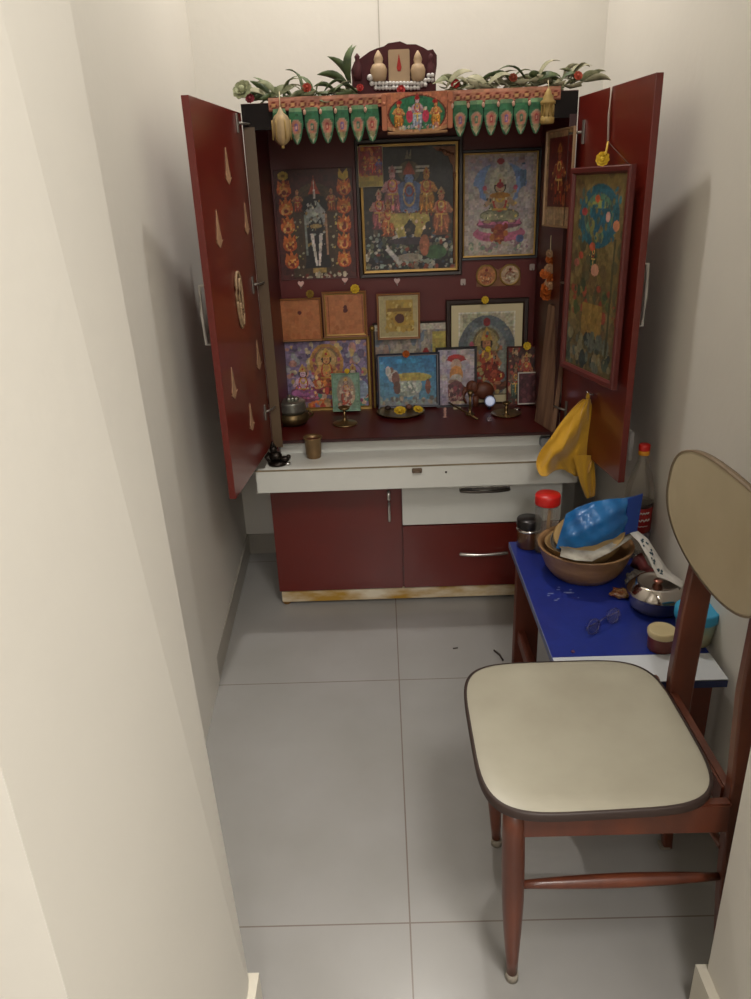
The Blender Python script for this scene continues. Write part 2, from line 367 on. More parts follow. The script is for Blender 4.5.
# ================================================================== PRAYER CABINET
CL, CRX, CYF, CYB = -.402, .598, 2.38, 2.79
UL, UR = -.377, .573      # the upper half is a little narrower
ZS, ZT = .632, 1.63
cab = thing('prayer_cabinet', 'tall maroon prayer cabinet with both upper doors open and a white shelf pulled out', 'cabinet', (.094, 2.58, 0))
b = MB(); b.box(CL, CL+.018, CYF+.02, CYB, .055, .50).box(CRX-.018, CRX, CYF+.02, CYB, .055, .50).box(CL, CRX, CYB-.015, CYB, .055, .6).box(CL+.018, CRX-.018, CYF+.02, CYB-.015, .055, .073)
b.box(.04, .055, CYF+.02, CYB-.015, .073, .50).box(CL, CRX, CYF+.02, CYB, .485, .50)
b.build('lower_body', MAROON, cab)
MB().box(CL+.006, CRX-.006, CYF+.006, CYB-.02, .012, .055, .002).build('plinth', PLINTH, cab)
for x, y in ((CL+.02, CYF+.025), (CRX-.02, CYF+.025), (CL+.02, CYB-.05), (CRX-.02, CYB-.05)):
    MB().lathe([(.014, 0), (.016, .004), (.016, .014)], (x, y, 0), 14).build('foot', mat('rusty_foot', '#7a5520', .6), cab)
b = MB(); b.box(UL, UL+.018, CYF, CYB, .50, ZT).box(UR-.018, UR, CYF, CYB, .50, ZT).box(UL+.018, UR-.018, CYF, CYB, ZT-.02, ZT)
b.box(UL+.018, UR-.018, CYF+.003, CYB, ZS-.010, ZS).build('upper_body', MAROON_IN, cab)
MB().box(UL+.001, UR-.001, 2.3765, 2.40, 1.562, ZT-.002).build('dark_strip', mat('near_black', '#130b0a', .9), cab)  # near-black strip added to darken the top of the opening
MB().box(UL+.018, UR-.018, CYB-.012, CYB, ZS, ZT-.02).build('back_panel', mat('maroon_back_panel', '#621613', .42, var=.25, vscale=3), cab)
MB().box(UL+.003, UL+.034, CYF-.004, CYF, ZS-.02, ZT-.06).build('edge_strip', GOLD_EDGE, cab)
MB().box(UR-.022, UR-.001, CYF-.004, CYF, ZS-.02, ZT-.06).build('edge_strip', mat('dark_edging', '#3a1512', .5), cab)
MB().box(UL+.02, UR-.02, CYF-.003, CYF+.003, ZS-.010, ZS-.001).build('shelf_edge', mat('dark_shelf_edge', '#321012', .5), cab)
# lower door and drawers
d = MB().box(CL, .044, CYF, CYF+.02, .060, .492, .0015).build('cupboard_door', MAROON, cab)
def bow_handle(p0, p1, out, parent, m=CHROME, name='handle', r=.0045, wid=1.6):
    p0, p1, out = V(p0), V(p1), V(out); mb = MB(); ax = (p1-p0).normalized()
    pts = [p0+(p1-p0)*t+out*(.55+.45*math.sin(PI*t)) for t in [i/8 for i in range(9)]]
    mb.tube([pts[0]-ax*.006]+pts+[pts[-1]+ax*.006], [r*.8]+[r*(1+.45*abs(math.cos(PI*i/8))) for i in range(9)]+[r*.8], 8)
    for p in (pts[0], pts[-1]): mb.tube([p-out*.6, p], r*.9, 8)
    return mb.build(name, m, parent)
pz = [at(388, 492, CYF-.01).z, at(391, 515, CYF-.01).z]; px_ = at(389, 505, CYF).x
bow_handle((px_, CYF, pz[0]+.002), (px_, CYF, pz[1]-.02), (0, -.02, 0), d)
MB().tube([(px_, CYF-.001, .335), (px_, CYF-.012, .335)], .004, 10).build('key_lock', CHROME, d)
d = MB().box(.050, CRX, CYF, CYF+.02, .308, .492, .0015).build('drawer', WHITE_LAM, cab); d['label'] = 'white upper drawer'
hx0, hx1 = at(461, 488, CYF).x, at(508, 488, CYF).x
bow_handle((hx0, CYF, .437), (hx1, CYF, .437), (0, -.022, -.004), d, mat('dark_steel', '#5d5650', .35, .8))
MB().box(hx0-.006, hx1+.006, CYF-.003, CYF+.001, .431, .443, .001).build('handle_plate', CHROME, d)
d = MB().box(.050, CRX, CYF, CYF+.02, .060, .303, .0015).build('drawer', MAROON, cab); d['label'] = 'maroon lower drawer'
z_ = at(484, 552, CYF).z
bow_handle((hx0, CYF, z_), (hx1, CYF, z_), (0, -.022, 0), d)
# pull-out shelf
b = MB().box(-.420, .612, 2.25, 2.268, .498, .577, .0015).box(-.394, .580, 2.268, 2.62, .556, .572).box(-.384, .572, 2.425, 2.435, .570, .612).box(-.394, -.384, 2.268, 2.62, .52, .574).box(.570, .580, 2.268, 2.62, .52, .574)
sh = b.build('pull_out_shelf', WHITE_LAM, cab)
MB().box(-.420, .612, 2.2485, 2.2505, .572, .577).build('edge_trim', mat('worn_brown_trim', '#8f8066', .5, var=.3, vscale=20), sh)
lk = at(417, 470, 2.25)
MB().box(lk.x-.016, lk.x+.016, 2.243, 2.25, .552, .568, .002).tube([(lk.x-.012, 2.245, .558), (lk.x-.012, 2.236, .558), (lk.x+.012, 2.236, .558), (lk.x+.012, 2.245, .558)], .0025, 6).build('latch', mat('tarnished_latch', '#7d6c5c', .45, .7), sh)
MB().lathe([(.0035, 0), (.003, .002), (0, .0022)], at(446, 472, 2.25), 10, axis=(0, -1, 0)).build('keyhole', DARK_EDGE, sh)

# upper doors
def door_panel(name, hinge, outer, z0, z1, outward, m):
    h = V((*hinge, 0)); o = V((*outer, 0)); n = V((*outward, 0)).normalized()*.018
    a = [h+V((0, 0, z0)), o+V((0, 0, z0)), o+V((0, 0, z1)), h+V((0, 0, z1))]
    return MB().hexa(a, [p+n for p in a]).build(name, m, cab, bevel=.001)
LH, LO = (UL-.001, 2.375), (-.417, 1.905); RH, RO = (UR+.001, 2.375), (.629, 1.905)
dl = door_panel('door', LH, LO, .622, 1.607, (-1, .05), MAROON); dl['label'] = 'left maroon door with gold stickers'
dr = door_panel('door', RH, RO, .632, 1.612, (1, .12), MAROON); dr['label'] = 'right maroon door with a hanging picture'
nL = V((1, -(LH[0]-LO[0])/(LH[1]-LO[1]), 0)).normalized(); pL = V((*LH, 1)); tL = (V((*LO, 0))-V((*LH, 0))).normalized()
nR = V((-1, (RH[0]-RO[0])/(RH[1]-RO[1]), 0)).normalized(); pR = V((*RH, 1)); tR = (V((*RO, 0))-V((*RH, 0))).normalized()
# D handles on the outer faces
def d_handle(door, base, t, n, z0, z1):
    base = base-n*.018
    mb = MB(); k = .030
    mb.tube([base+V((0, 0, z0)), base-n*k+V((0, 0, z0)), base-n*k*1.1+V((0, 0, (z0+z1)/2)), base-n*k+V((0, 0, z1)), base+V((0, 0, z1))], .0048, 8)
    mb.build('handle', mat('white_handle', '#cfcac0', .35, .3), door)
d_handle(dl, V((*LO, 0))-tL*.06, tL, nL, 1.036, 1.185)
d_handle(dr, V((*RO, 0))-tR*.05, tR, nR, 1.045, 1.198)
# hinges
for (px, py) in ((247, 126), (260, 281), (271, 404)):
    p = atp(px, py, pL, nL)
    mb = MB(); z = p.z
    q = V((*LH, 0))+tL*.055
    mb.hexa([q+V((0, 0, z-.024))+nL*.001, q+tL*.012+V((0, 0, z-.024))+nL*.001, q+tL*.012+V((0, 0, z+.024))+nL*.001, q+V((0, 0, z+.024))+nL*.001],
            [q+V((0, 0, z-.024))+nL*.005, q+tL*.012+V((0, 0, z-.024))+nL*.005, q+tL*.012+V((0, 0, z+.024))+nL*.005, q+V((0, 0, z+.024))+nL*.005])
    e = V((UL+.02, CYF-.004, z)); mb.tube([q+V((0, 0, z))+nL*.004, (q+V((0, 0, z))+e)/2+nL*.006, e], .0035, 8)
    mb.build('hinge', mat('dull_hinge_steel', '#8d8780', .4, .7), dl)
for z in (1.52, 1.11, .72):
    q = V((*RH, 0))+tR*.05; mb = MB()
    mb.hexa([q+V((0, 0, z-.03))+nR*.001, q+tR*.012+V((0, 0, z-.03))+nR*.001, q+tR*.012+V((0, 0, z+.03))+nR*.001, q+V((0, 0, z+.03))+nR*.001],
            [q+V((0, 0, z-.03))+nR*.005, q+tR*.012+V((0, 0, z-.03))+nR*.005, q+tR*.012+V((0, 0, z+.03))+nR*.005, q+V((0, 0, z+.03))+nR*.005])
    e = V((UR-.02, CYF-.004, z)); mb.tube([q+V((0, 0, z))+nR*.004, (q+V((0, 0, z))+e)/2+nR*.006, e], .0035, 8)
    mb.build('hinge', mat('dull_hinge_steel', '#8d8780', .4, .7), dr)
# lamp-shaped stickers on the left door
out = [(0, .5), (.05, .35), (.09, .1), (.13, -.1), (.2, -.25), (.16, -.33), (.3, -.3), (.12, -.42), (0, -.5)]
out = out+[(-x, y) for x, y in out[-2:0:-1]]
for (px, py, hh) in ((227, 166, 34), (218, 229, 36), (246, 219, 30), (258, 355, 30), (233, 383, 32), (251, 417, 28)):
    c = atp(px, py, pL+nL*.0005, nL); sc = (atp(px, py-hh/2, pL, nL)-atp(px, py+hh/2, pL, nL)).length
    MB().prism([(x*sc*1.25, y*sc) for x, y in out], c, tL, V((0, 0, 1)), nL, .0015).build('sticker', STICK, dl)
# faded rubbed patches as thin reddish-brown tape on the left door
c = atp(240, 300, pL+nL*.004, nL)
pts = [c+tL*(.028*math.cos(a)*(1+.2*math.sin(a)))+V((0, 0, .075*math.sin(a))) for a in [i*2*PI/26 for i in range(27)]]
mb = MB().tube(pts, .0042, 7)
pts = [c+nL*.004+tL*(.014*math.cos(a))+V((0, 0, -.005+.062*math.sin(a))) for a in [i*2*PI/22 for i in range(23)]]
mb.tube(pts, .0035, 7)
solo(mb, 'bead_loop', mat('beige_beads', '#a88a68', .6, var=.4, vscale=90), 'beige looped thread of beads hanging on the inside of the left cabinet door', 'beads', c-V((0, 0, .08)))

# ================================================================== PICTURES ON THE BACK PANEL
YP = CYB-.013      # face of the back panel
# deity between flame garlands
A = .66
pr = [('g', 0, 0, 2, 1, '#4c1d1a', '#451d1b'), ('e', A/2, .48, .25, .40, '#4e3a26'), ('e', A/2, .47, .22, .36, '#42301f'), ('r', A/2-.22, .02, A/2+.22, .4, '#42301f')]
for k in range(5):
    y = .16+k*.165
    for sx, xx in ((-1, .075+.006*k*0-.0+.012*(4-k)*.5), (1, A-.075-.012*(4-k)*.5)):
        pr += [('e', xx, y, .062, .062, '#b04c20'), ('p', [(xx-.06, y), (xx-.045, y+.09), (xx-.015, y+.06), (xx, y+.125), (xx+.02, y+.06), (xx+.045, y+.09), (xx+.06, y)], '#bf6428'), ('e', xx, y-.012, .035, .04, '#c88a48'), ('e', xx, y-.02, .02, .02, '#7a2416'), ('n', xx-.05, y-.05, xx+.05, y+.08, 12, .009, ['#d8a860', '#7c2414', '#c89038', '#8c3018'])]
pr += [('e', .075, .95, .045, .038, '#b8963a'), ('e', .075, .95, .02, .016, '#7a5c14'), ('p', [(A-.12, .92), (A-.11, 1), (A-.08, .95), (A-.04, 1), (A-.03, .92), (A-.07, .89)], '#b8963a')]
pr += [('p', [(A/2-.11, .1), (A/2-.09, .62), (A/2-.12, .66), (A/2-.08, .76), (A/2+.08, .76), (A/2+.12, .66), (A/2+.09, .62), (A/2+.11, .1)], '#211d1e'), ('p', [(A/2-.055, .42), (A/2-.025, .42), (A/2-.002, .12), (A/2-.02, .12)], '#cdc2b8'), ('p', [(A/2+.055, .42), (A/2+.025, .42), (A/2+.002, .12), (A/2+.02, .12)], '#cdc2b8'),
       ('p', [(A/2-.09, .62), (A/2-.03, .70), (A/2, .64), (A/2+.03, .70), (A/2+.09, .62), (A/2+.075, .46), (A/2+.05, .57), (A/2, .52), (A/2-.05, .57), (A/2-.075, .46)], '#8f9088'), ('e', A/2, .49, .05, .02, '#9a8050'), ('e', A/2, .60, .03, .015, '#b8b4a4'), ('n', A/2-.09, .3, A/2+.09, .72, 60, .008, ['#b7b0a0', '#8e7040', '#4a4038', '#a0a59a', '#2a2424']), ('r', A/2-.1, .22, A/2-.08, .6, '#7c8078'), ('r', A/2+.08, .22, A/2+.1, .6, '#a0785c'),
       ('e', A/2, .77, .045, .05, '#2a2320'), ('p', [(A/2-.05, .78), (A/2-.02, .86), (A/2, .94), (A/2+.02, .86), (A/2+.05, .78)], '#9c4028'), ('p', [(A/2-.012, .74), (A/2, .9), (A/2+.012, .74)], '#c8bcb0')]
pr += person_fig(A/2-.145, .62, .2, '#a86a50', '#8c3c24', '#a87850') + person_fig(A/2+.145, .62, .2, '#a86a50', '#8c4824', '#a87850')
pr += [('r', A/2-.05, .05, A/2+.07, .10, '#a08048'), ('n', .08, .0, A-.08, .05, 34, .012, ['#c8b8a0', '#a09880', '#6a2418', '#b8a890']), ('n', A/2-.18, .1, A/2-.12, .6, 14, .008, ['#b8a050', '#a8a080']), ('n', A/2+.12, .1, A/2+.18, .6, 14, .008, ['#b8a050', '#a8a080'])]
framed('deity_picture', 'dark deity picture with flame garlands down both sides, upper left on the back panel', quad(277, 168, 355, 279, YP), .003, .006, MAROON_IN, pr, A=.66, seed=3)
# large centre picture with carved arch
A = .72
pr = [('r', 0, 0, 2, 1, '#211c1e'), ('g', 0, .3, 2, 1, '#2c2a26', '#2a2828')]
pr += [('n', .0, .0, A, .30, 260, .014, ['#4a5040', '#6b6a50', '#3b4650', '#7a6a5a', '#b0a898', '#2c3a2c', '#7c3a2a', '#8a9388']), ('n', .02, .3, A-.02, .5, 60, .014, ['#3c3230', '#54463c', '#2c2624'])]
pr += [('e', A*.5, .80, .085, .085, '#5c5036'), ('r', A*.5-.16, .80, A*.5-.05, .815, '#b8b2a4'), ('r', A*.5-.16, .83, A*.5-.05, .845, '#b8b2a4'), ('r', A*.5+.05, .80, A*.5+.16, .815, '#b8b2a4'), ('r', A*.5+.05, .83, A*.5+.16, .845, '#b8b2a4'), ('p', [(A*.5-.03, .9), (A*.5-.01, .97), (A*.5, .92), (A*.5+.02, .98), (A*.5+.02, .9)], '#756a52')]
pr += person_fig(A*.5-.24, .34, .32, '#b88478', '#8c4a4c', '#a08068') + person_fig(A*.5+.25, .28, .38, '#b07454', '#9a5c3c', '#a08050') + person_fig(A*.5-.13, .46, .38, '#b88484', '#a06468', '#a0706c') + person_fig(A*.5+.135, .46, .36, '#b8803c', '#a8702c', '#a87430') + person_fig(A*.5-.17, .28, .3, '#b07850', '#a85c34', '#9c7844')
pr += [('p', [(A*.5-.07, .48), (A*.5-.09, .70), (A*.5, .75), (A*.5+.09, .70), (A*.5+.07, .48)], '#56678c'), ('e', A*.5, .75, .045, .05, '#241c20'), ('e', A*.5, .745, .034, .042, '#6478a4'), ('e', A*.5-.012, .75, .006, .004, '#1c2030'), ('e', A*.5+.012, .75, .006, .004, '#1c2030'), ('p', [(A*.5-.05, .78), (A*.5-.02, .85), (A*.5, .88), (A*.5+.02, .85), (A*.5+.05, .78)], '#9c4430'), ('ring', A*.5, .62, .05, .1, .8, '#b89c68'), ('ring', A*.5, .65, .035, .05, .7, '#8c3c30'),
       ('p', [(A*.5-.15, .47), (A*.5+.15, .47), (A*.5+.16, .40), (A*.5+.05, .36), (A*.5, .42), (A*.5-.05, .36), (A*.5-.16, .40)], '#a89450'), ('p', [(A*.5-.15, .44), (A*.5-.06, .42), (A*.5-.03, .28), (A*.5-.09, .26)], '#b09c54'), ('p', [(A*.5+.15, .44), (A*.5+.06, .42), (A*.5+.03, .28), (A*.5+.08, .26)], '#a08c48'), ('p', [(A*.5-.09, .27), (A*.5-.03, .28), (A*.5-.02, .24), (A*.5-.07, .23)], '#6478a0'), ('e', A*.5, .49, .05, .02, '#8c90a8'),
       ('e', A*.5, .24, .18, .03, '#3a3038'), ('p', [(.18, .20), (.3, .06), (.26, .04), (.16, .17)], '#b0aca4'), ('e', A*.78, .14, .09, .06, '#3f5f3c'), ('e', A*.66, .2, .04, .09, '#9a5c40'), ('e', A*.5, .10, .10, .035, '#908878'), ('n', A*.25, .3, A*.75, .5, 30, .008, ['#c8a868', '#8a3a2a', '#d0b898'])]
pC = framed('deity_picture', 'largest framed deity picture, with a carved gold arch, in the middle of the back panel', quad(357, 138, 462, 276, YP), .016, .02, DARK_FRAME, pr, inner=(.008, GOLD), A=.72, seed=5)
c0 = quad(357, 138, 462, 276, YP); xl, xr, zt_, zb_ = c0[0].x, c0[1].x, c0[3].z, c0[0].z
mb = MB()   # carved spandrels and side columns of the arch
for s, xe in ((1, xl+.026), (-1, xr-.026)):
    pts = [(0, 0), (.075, 0), (.06, -.012), (.045, -.014), (.034, -.028), (.022, -.03), (.016, -.05), (.008, -.058), (.006, -.08), (0, -.085)]
    if s > 0: continue
    mb.prism([(x*s, y) for x, y in pts], (xe, YP-.009, zt_-.03), (1, 0, 0), (0, 0, 1), (0, -1, 0), .006)
    for k in range(5): mb.ball((xe-.010-.010*k, YP-.016, zt_-.04-.004*(4-k)), .005, 8)
    mb.lathe([(.005, zb_+.04), (.004, zb_+.05), (.0035, zt_-.13), (.006, zt_-.12), (.004, zt_-.11)], (xe-.002, YP-.014, 0), 8)
mb.build('carved_arch', mat('carved_wood', '#8a5f44', .5, .2, var=.3, vscale=50), pC)
# small red picture
A = .6
pr = [('r', 0, 0, 2, 1, '#a08a3c'), ('r', 0, .27, 2, 1, '#8e1c18')] + person_fig(.34, .3, .62, '#c46a3c', '#a8301c', '#c87a30') + person_fig(.16, .3, .45, '#b0502c', '#8a3020') + person_fig(.52, .32, .42, '#5a5a98', '#703c50') + [('n', 0, .27, .6, .4, 12, .03, ['#b06a1c', '#7a2a3a']), ('n', .1, .85, .55, .98, 10, .03, ['#c8862c', '#a85a20'])]
framed('red_deity_card', 'small red picture with cream lower border overlapping the centre frame', quad(358, 146, 383, 187, YP-.024), .002, .003, CREAM_CARD, pr, A=.6, seed=6)
# goddess on lotus
A = .67
pr = [('r', 0, 0, 2, 1, '#a8988c'), ('g', .03, .03, A-.03, .97, '#b0a498', '#a09498'), ('e', A*.5, .72, .25, .20, '#7088b0'), ('e', A*.5, .7, .15, .24, '#9d988e'), ('e', A*.5, .74, .1, .13, '#aca492'), ('e', A*.82, .78, .03, .14, '#556a80'), ('e', A*.14, .6, .05, .1, '#a79c94'), ('e', A*.84, .58, .06, .1, '#a79c94'),
      ('e', A*.5, .22, .25, .09, '#ac5f78'), ('e', A*.5, .27, .2, .05, '#a89e90')]
pr += seated_fig(A*.5, .28, .52, '#a88a68', '#8f8c6c', '#a8a080', None, '#a8607a') + [('e', A*.5, .6, .1, .03, '#9a6a1c'), ('e', A*.5, .22, .06, .1, '#8a3a24'), ('n', A*.4, .12, A*.6, .3, 16, .018, ['#a8642c', '#7a2818']), ('n', .06, .04, A-.06, .13, 40, .02, ['#a8988c', '#7a8a78', '#8d7078', '#b0a890']), ('n', .04, .86, A-.04, .98, 20, .02, ['#a88c88', '#9c90a0']), ('e', A*.5, .93, .035, .03, '#8e1420'), ('e', A*.5, .7, .035, .03, '#8e1420'), ('e', A*.8, .16, .04, .04, '#5a6488')]
framed('goddess_picture', 'framed pastel goddess picture with two red dots, upper right on the back panel', quad(460, 149, 539, 259, YP), .010, .014, BLACK_FRAME, pr, inner=(.005, GOLD), A=.67, seed=7)
# twin medallion
c = at(498, 275, YP); R_ = .0375; t = thing('twin_medallion', 'gold ornament of two round medallions under the pastel goddess picture', 'ornament', (c.x, YP, c.z-R_))
sp = .042
mb = MB(); mb.prism([(x, y) for x, y in [(-.076, -.038), (.08, -.038), (.08, -.01), (.077, .02), (.06, .037), (.03, .037), (.0, .018), (-.03, .037), (-.06, .037), (-.076, .02)]], (c.x, YP, c.z), (1, 0, 0), (0, 0, 1), (0, -1, 0), .003)
mb.build('backing_plate', mat('maroon_gilt', '#8a5c3c', .5, .2, var=.3, vscale=60), t)
for s, colr in ((-1, '#b07040'), (1, '#b09478')):
    cc = V((c.x+s*sp, YP-.003, c.z))
    MB().lathe([(R_, 0), (R_, .004), (R_*.86, .006), (R_*.84, .003)], cc, 28, axis=(0, -1, 0)).build('rim', GOLD, t)
    q = [cc+V((-R_*.84, -.0035, -R_*.84)), cc+V((R_*.84, -.0035, -R_*.84)), cc+V((R_*.84, -.0035, R_*.84)), cc+V((-R_*.84, -.0035, R_*.84))]
    pr = [('r', 0, 0, 2, 2, colr), ('e', .5, .4, .3, .36, '#a86438' if s < 0 else '#a89078'), ('ring', .5, .42, .3, .3, .7, '#8a5030'), ('e', .5, .8, .1, .08, '#7a1a18'), ('n', .2, .1, .8, .6, 20, .05, ['#8c4c28', '#c09a70', '#6a3020'] if s < 0 else ['#a08a70', '#c8b8a0', '#907058'])]
    def rnd(P, U, Vv, cc=cc):   # pull the square grid into a disc
        a = U*2-1; b_ = Vv*2-1; P[:, 0] = cc.x+R_*.84*a*np.sqrt(1-b_*b_/2); P[:, 2] = cc.z+R_*.84*b_*np.sqrt(1-a*a/2); return P
    print_mesh('disc_print', q, pr, PRINT, t, warp=rnd, seed=8+s, res=.002)
# row of three small square pictures
pr = [('r', 0, 0, 2, 2, '#b06c3e'), ('n', 0, 0, 1.1, 1, 30, .07, ['#ac683a', '#b67244', '#a86236']), ('e', .5, .68, .05, .05, '#521410')]
framed('square_yantra_plaque', 'orange-brown square plaque in a plain wood frame, leftmost of the hanging row', quad(279, 298, 322, 341, YP-.034), .007, .012, WOOD_LT, pr, 'plaque', seed=9, mottle=.4)
framed('square_yantra_plaque', 'orange-brown square plaque with a red dot, second in the hanging row', quad(323, 291, 367, 337, YP-.034), .008, .012, WOOD_LT, pr+[('r', .06, .04, .94, .05, '#6a3018'), ('r', .93, .04, .94, .96, '#6a3018'), ('r', .06, .04, .07, .96, '#6a3018'), ('e', .5, .6, .06, .06, '#521410')], 'plaque', seed=10, mottle=.4, inner=(.003, GOLD))
pr = [('r', 0, 0, 2, 2, '#a8996c'), ('r', .16, .12, .84, .9, '#a48638'), ('n', .18, .14, .82, .86, 60, .04, ['#b0903c', '#8a6a20', '#c0a860', '#9c8440']), ('r', .2, .62, .8, .7, '#7a5a1c'), ('e', .5, .42, .17, .17, '#a8842c'), ('e', .5, .45, .12, .12, '#4a1e10')]
framed('gold_yantra_picture', 'cream and gold square picture in a wood frame, rightmost of the hanging row', quad(377, 293, 420, 339, YP-.034), .008, .012, WOOD_LT, pr, 'picture', seed=11, mottle=.4, inner=(.002, CREAM_CARD))
# adhesive hooks
def heart(px, py, label, m):
    c = at(px, py, YP); o = [(0, -.010), (.009, .001), (.0095, .006), (.006, .009), (.002, .008), (0, .005), (-.002, .008), (-.006, .009), (-.0095, .006), (-.009, .001)]
    t = thing('adhesive_hook', label, 'hook', c-V((0, 0, .01)), 'heart shaped adhesive hooks')
    MB().prism([(x*1.15, y*1.15) for x, y in o], c, (1, 0, 0), (0, 0, 1), (0, -1, 0), .004).build('heart_plate', m, t)
    MB().tube([c+V((0, -.004, -.006)), c+V((0, -.009, -.014)), c+V((0, -.014, -.012))], .0013, 6).build('hook', STEEL, t)
heart(301, 284, 'pink heart shaped hook above the leftmost wood framed plaque', PINK_PL)
heart(345, 280, 'pale heart shaped hook above the second plaque in the row', PINK_PL)
heart(397, 281, 'whitish heart shaped hook above the cream and gold square picture', mat('grey_pink_plastic', '#c8a8a4', .4))
for px, py, lb in ((463, 282, 'small white square hook left of the twin medallion'), (532, 267, 'small white square hook right of the twin medallion')):
    c = at(px, py, YP); mb = MB().box(c.x-.009, c.x+.009, YP-.004, YP, c.z-.011, c.z+.011, .002)
    t = thing('adhesive_hook', lb, 'hook', c-V((0, 0, .011)), 'square adhesive hooks'); mb.build('plate', mat('ivory_plastic', '#b8a8a0', .4), t)
    MB().tube([c+V((0, -.004, -.004)), c+V((0, -.009, -.010)), c+V((0, -.013, -.007))], .0013, 6).build('hook', STEEL, t)

# flowers: a proto per colour, then copies
def petal_mesh(mb, c, R, rings=3, ax=V((0, -1, 0))):
    q = V((0, 0, 1)).rotation_difference(ax)
    for k in range(rings):
        n = 9-2*k
        for i in range(n):
            a = 2*PI*(i+.5*k)/n; dirv = q @ V((math.cos(a), math.sin(a), .25+.55*k)).normalized(); side = q @ V((-math.sin(a), math.cos(a), 0))
            L = R*(1-.18*k); w = R*.36; up = dirv.cross(side)
            pts = [c, c+dirv*L*.45+side*w, c+dirv*L*.9+side*w*.7+up*R*.08, c+dirv*L, c+dirv*L*.9-side*w*.7+up*R*.08, c+dirv*L*.45-side*w]
            vs = [mb.bm.verts.new(p) for p in pts]; mb.bm.faces.new(vs)
            vs2 = [mb.bm.verts.new(p-up*R*.05) for p in pts]; mb.bm.faces.new(vs2[::-1])
    mb.ball(c+(q @ V((0, 0, R*.3))), R*.34, 8)
    return mb
def flower(name, px, py, Y, R, m, label, group=None, ax=(0, -1, .3), p=None):
    c = p if p is not None else at(px, py, Y)
    return solo(petal_mesh(MB(), V(c), R, 3, V(ax).normalized()), name, m, label, 'flower', V(c)-V((0, 0, R)), group)
G_Y = 'yellow offering flowers on the pictures'
flower('yellow_flower', 310, 294, YP-.050, .015, mat('faded_yellow_petals', '#9c7a2c', .8, var=.3, vscale=60), 'faded yellow flower on top of the leftmost wood framed plaque', G_Y)
flower('yellow_flower', 355, 289, YP-.050, .017, YFLOWER, 'yellow flower on top of the second plaque in the row', G_Y)
flower('yellow_flower', 485, 300, YP-.045, .014, YFLOWER, 'small yellow flower on top of the large dark cream-matted frame', G_Y)

# ================================================================== STANDING PICTURES
YS = YP-.02
def gods_row(A, n=3):
    pr = [('r', 0, 0, 2, 1, '#7c6a88'), ('n', 0, .35, A, 1, 120, .045, ['#6a5a80', '#8a7a98', '#b0945c', '#5c4f6c', '#b8a888', '#8c8a8c', '#a8786c']),
          ('e', A*.5, .66, .25, .3, '#a8783c'), ('e', A*.5, .66, .20, .25, '#8a4c50'), ('n', 0, 0, A, .3, 90, .045, ['#a83c28', '#c86a30', '#b08c5c', '#4c7a6a', '#c8a088', '#7c3a5c'])]
    pr += seated_fig(A*.5, .22, .66, '#c08a50', '#b05c2c', '#b89038', '#c09a60', '#8c3048') + seated_fig(A*.2, .1, .55, '#c4a0b0', '#a86494', '#b08a48', None, '#b06080') + seated_fig(A*.82, .12, .52, '#c4b0a0', '#a89aa0', '#b08a48', '#90789c', '#b03c38')
    pr += [('n', A*.3, .2, A*.75, .5, 30, .03, ['#c87a30', '#b04030', '#d0a870']), ('e', A*.92, .25, .1, .14, '#8c9cb0')]
    return pr
A = 1.2
q = quad(283, 338, 371, 410, YP-.03, YP-.012)
framed('three_deities_picture', 'wide colourful picture of three seated deities in a gold frame, left end of the shelf', q, .013, .014, GOLD, gods_row(A), A=1.2, seed=12)
# grey picture behind
pr = [('r', 0, 0, 4, 1, '#8a8078'), ('n', 0, 0, 2, 1, 60, .09, ['#7c7c84', '#a09484', '#8a7468', '#6a7480']), ('r', 1.75, .55, 2.2, .9, '#a89848'), ('e', 1.55, .5, .14, .2, '#8a1c1c'), ('e', 1.5, .35, .2, .16, '#a86a3c'), ('e', .12, .3, .16, .2, '#8c4640'), ('r', 0, .92, 4, 1, '#b0a898')]
framed('grey_deity_picture', 'greyish wide picture mostly hidden behind the cow picture', quad(374, 322, 449, 404, YP-.014, YP-.006), .007, .007, DARK_FRAME, pr, A=2.2, seed=13)
# blue cow picture
A = 1.28
pr = [('g', 0, 0, 2, 1, '#5a8296', '#1c6fa0'), ('e', A*.55, .56, .45, .1, '#a89a50'), ('e', A*.5, .38, .30, .22, '#9aa096'), ('r', A*.35, .1, A*.41, .35, '#8d9690'), ('r', A*.62, .1, A*.68, .35, '#8d9690'), ('e', A*.24, .6, .12, .13, '#a8a098'), ('e', A*.2, .72, .06, .06, '#7c5a4c'), ('e', A*.28, .55, .09, .13, '#744c44'), ('e', A*.15, .7, .06, .1, '#b8b0b0'), ('n', A*.36, .26, A*.66, .48, 26, .03, ['#b8bcae', '#7a8478', '#c8c8b8']),
      ('r', A*.36, .5, A*.82, .6, '#a89444'), ('e', A*.84, .36, .06, .16, '#744434'), ('r', 0, 0, 2, .1, '#7c8488'), ('n', 0, 0, A, .14, 26, .04, ['#8a9a90', '#6a6460', '#9c8c7c']), ('e', A*.3, .36, .08, .14, '#5c4038'), ('e', A*.05, .8, .06, .1, '#4a88b0'), ('e', A*.5, .9, .3, .05, '#2c82b0')]
framed('cow_picture', 'bright blue picture of a white cow in a navy frame behind the brass plate', quad(377, 354, 440, 407, YP-.055, YP-.035), .006, .013, NAVY_FRAME, pr, A=1.28, seed=14, inner=(.004, mat('grey_moulding', '#74747c', .5)))
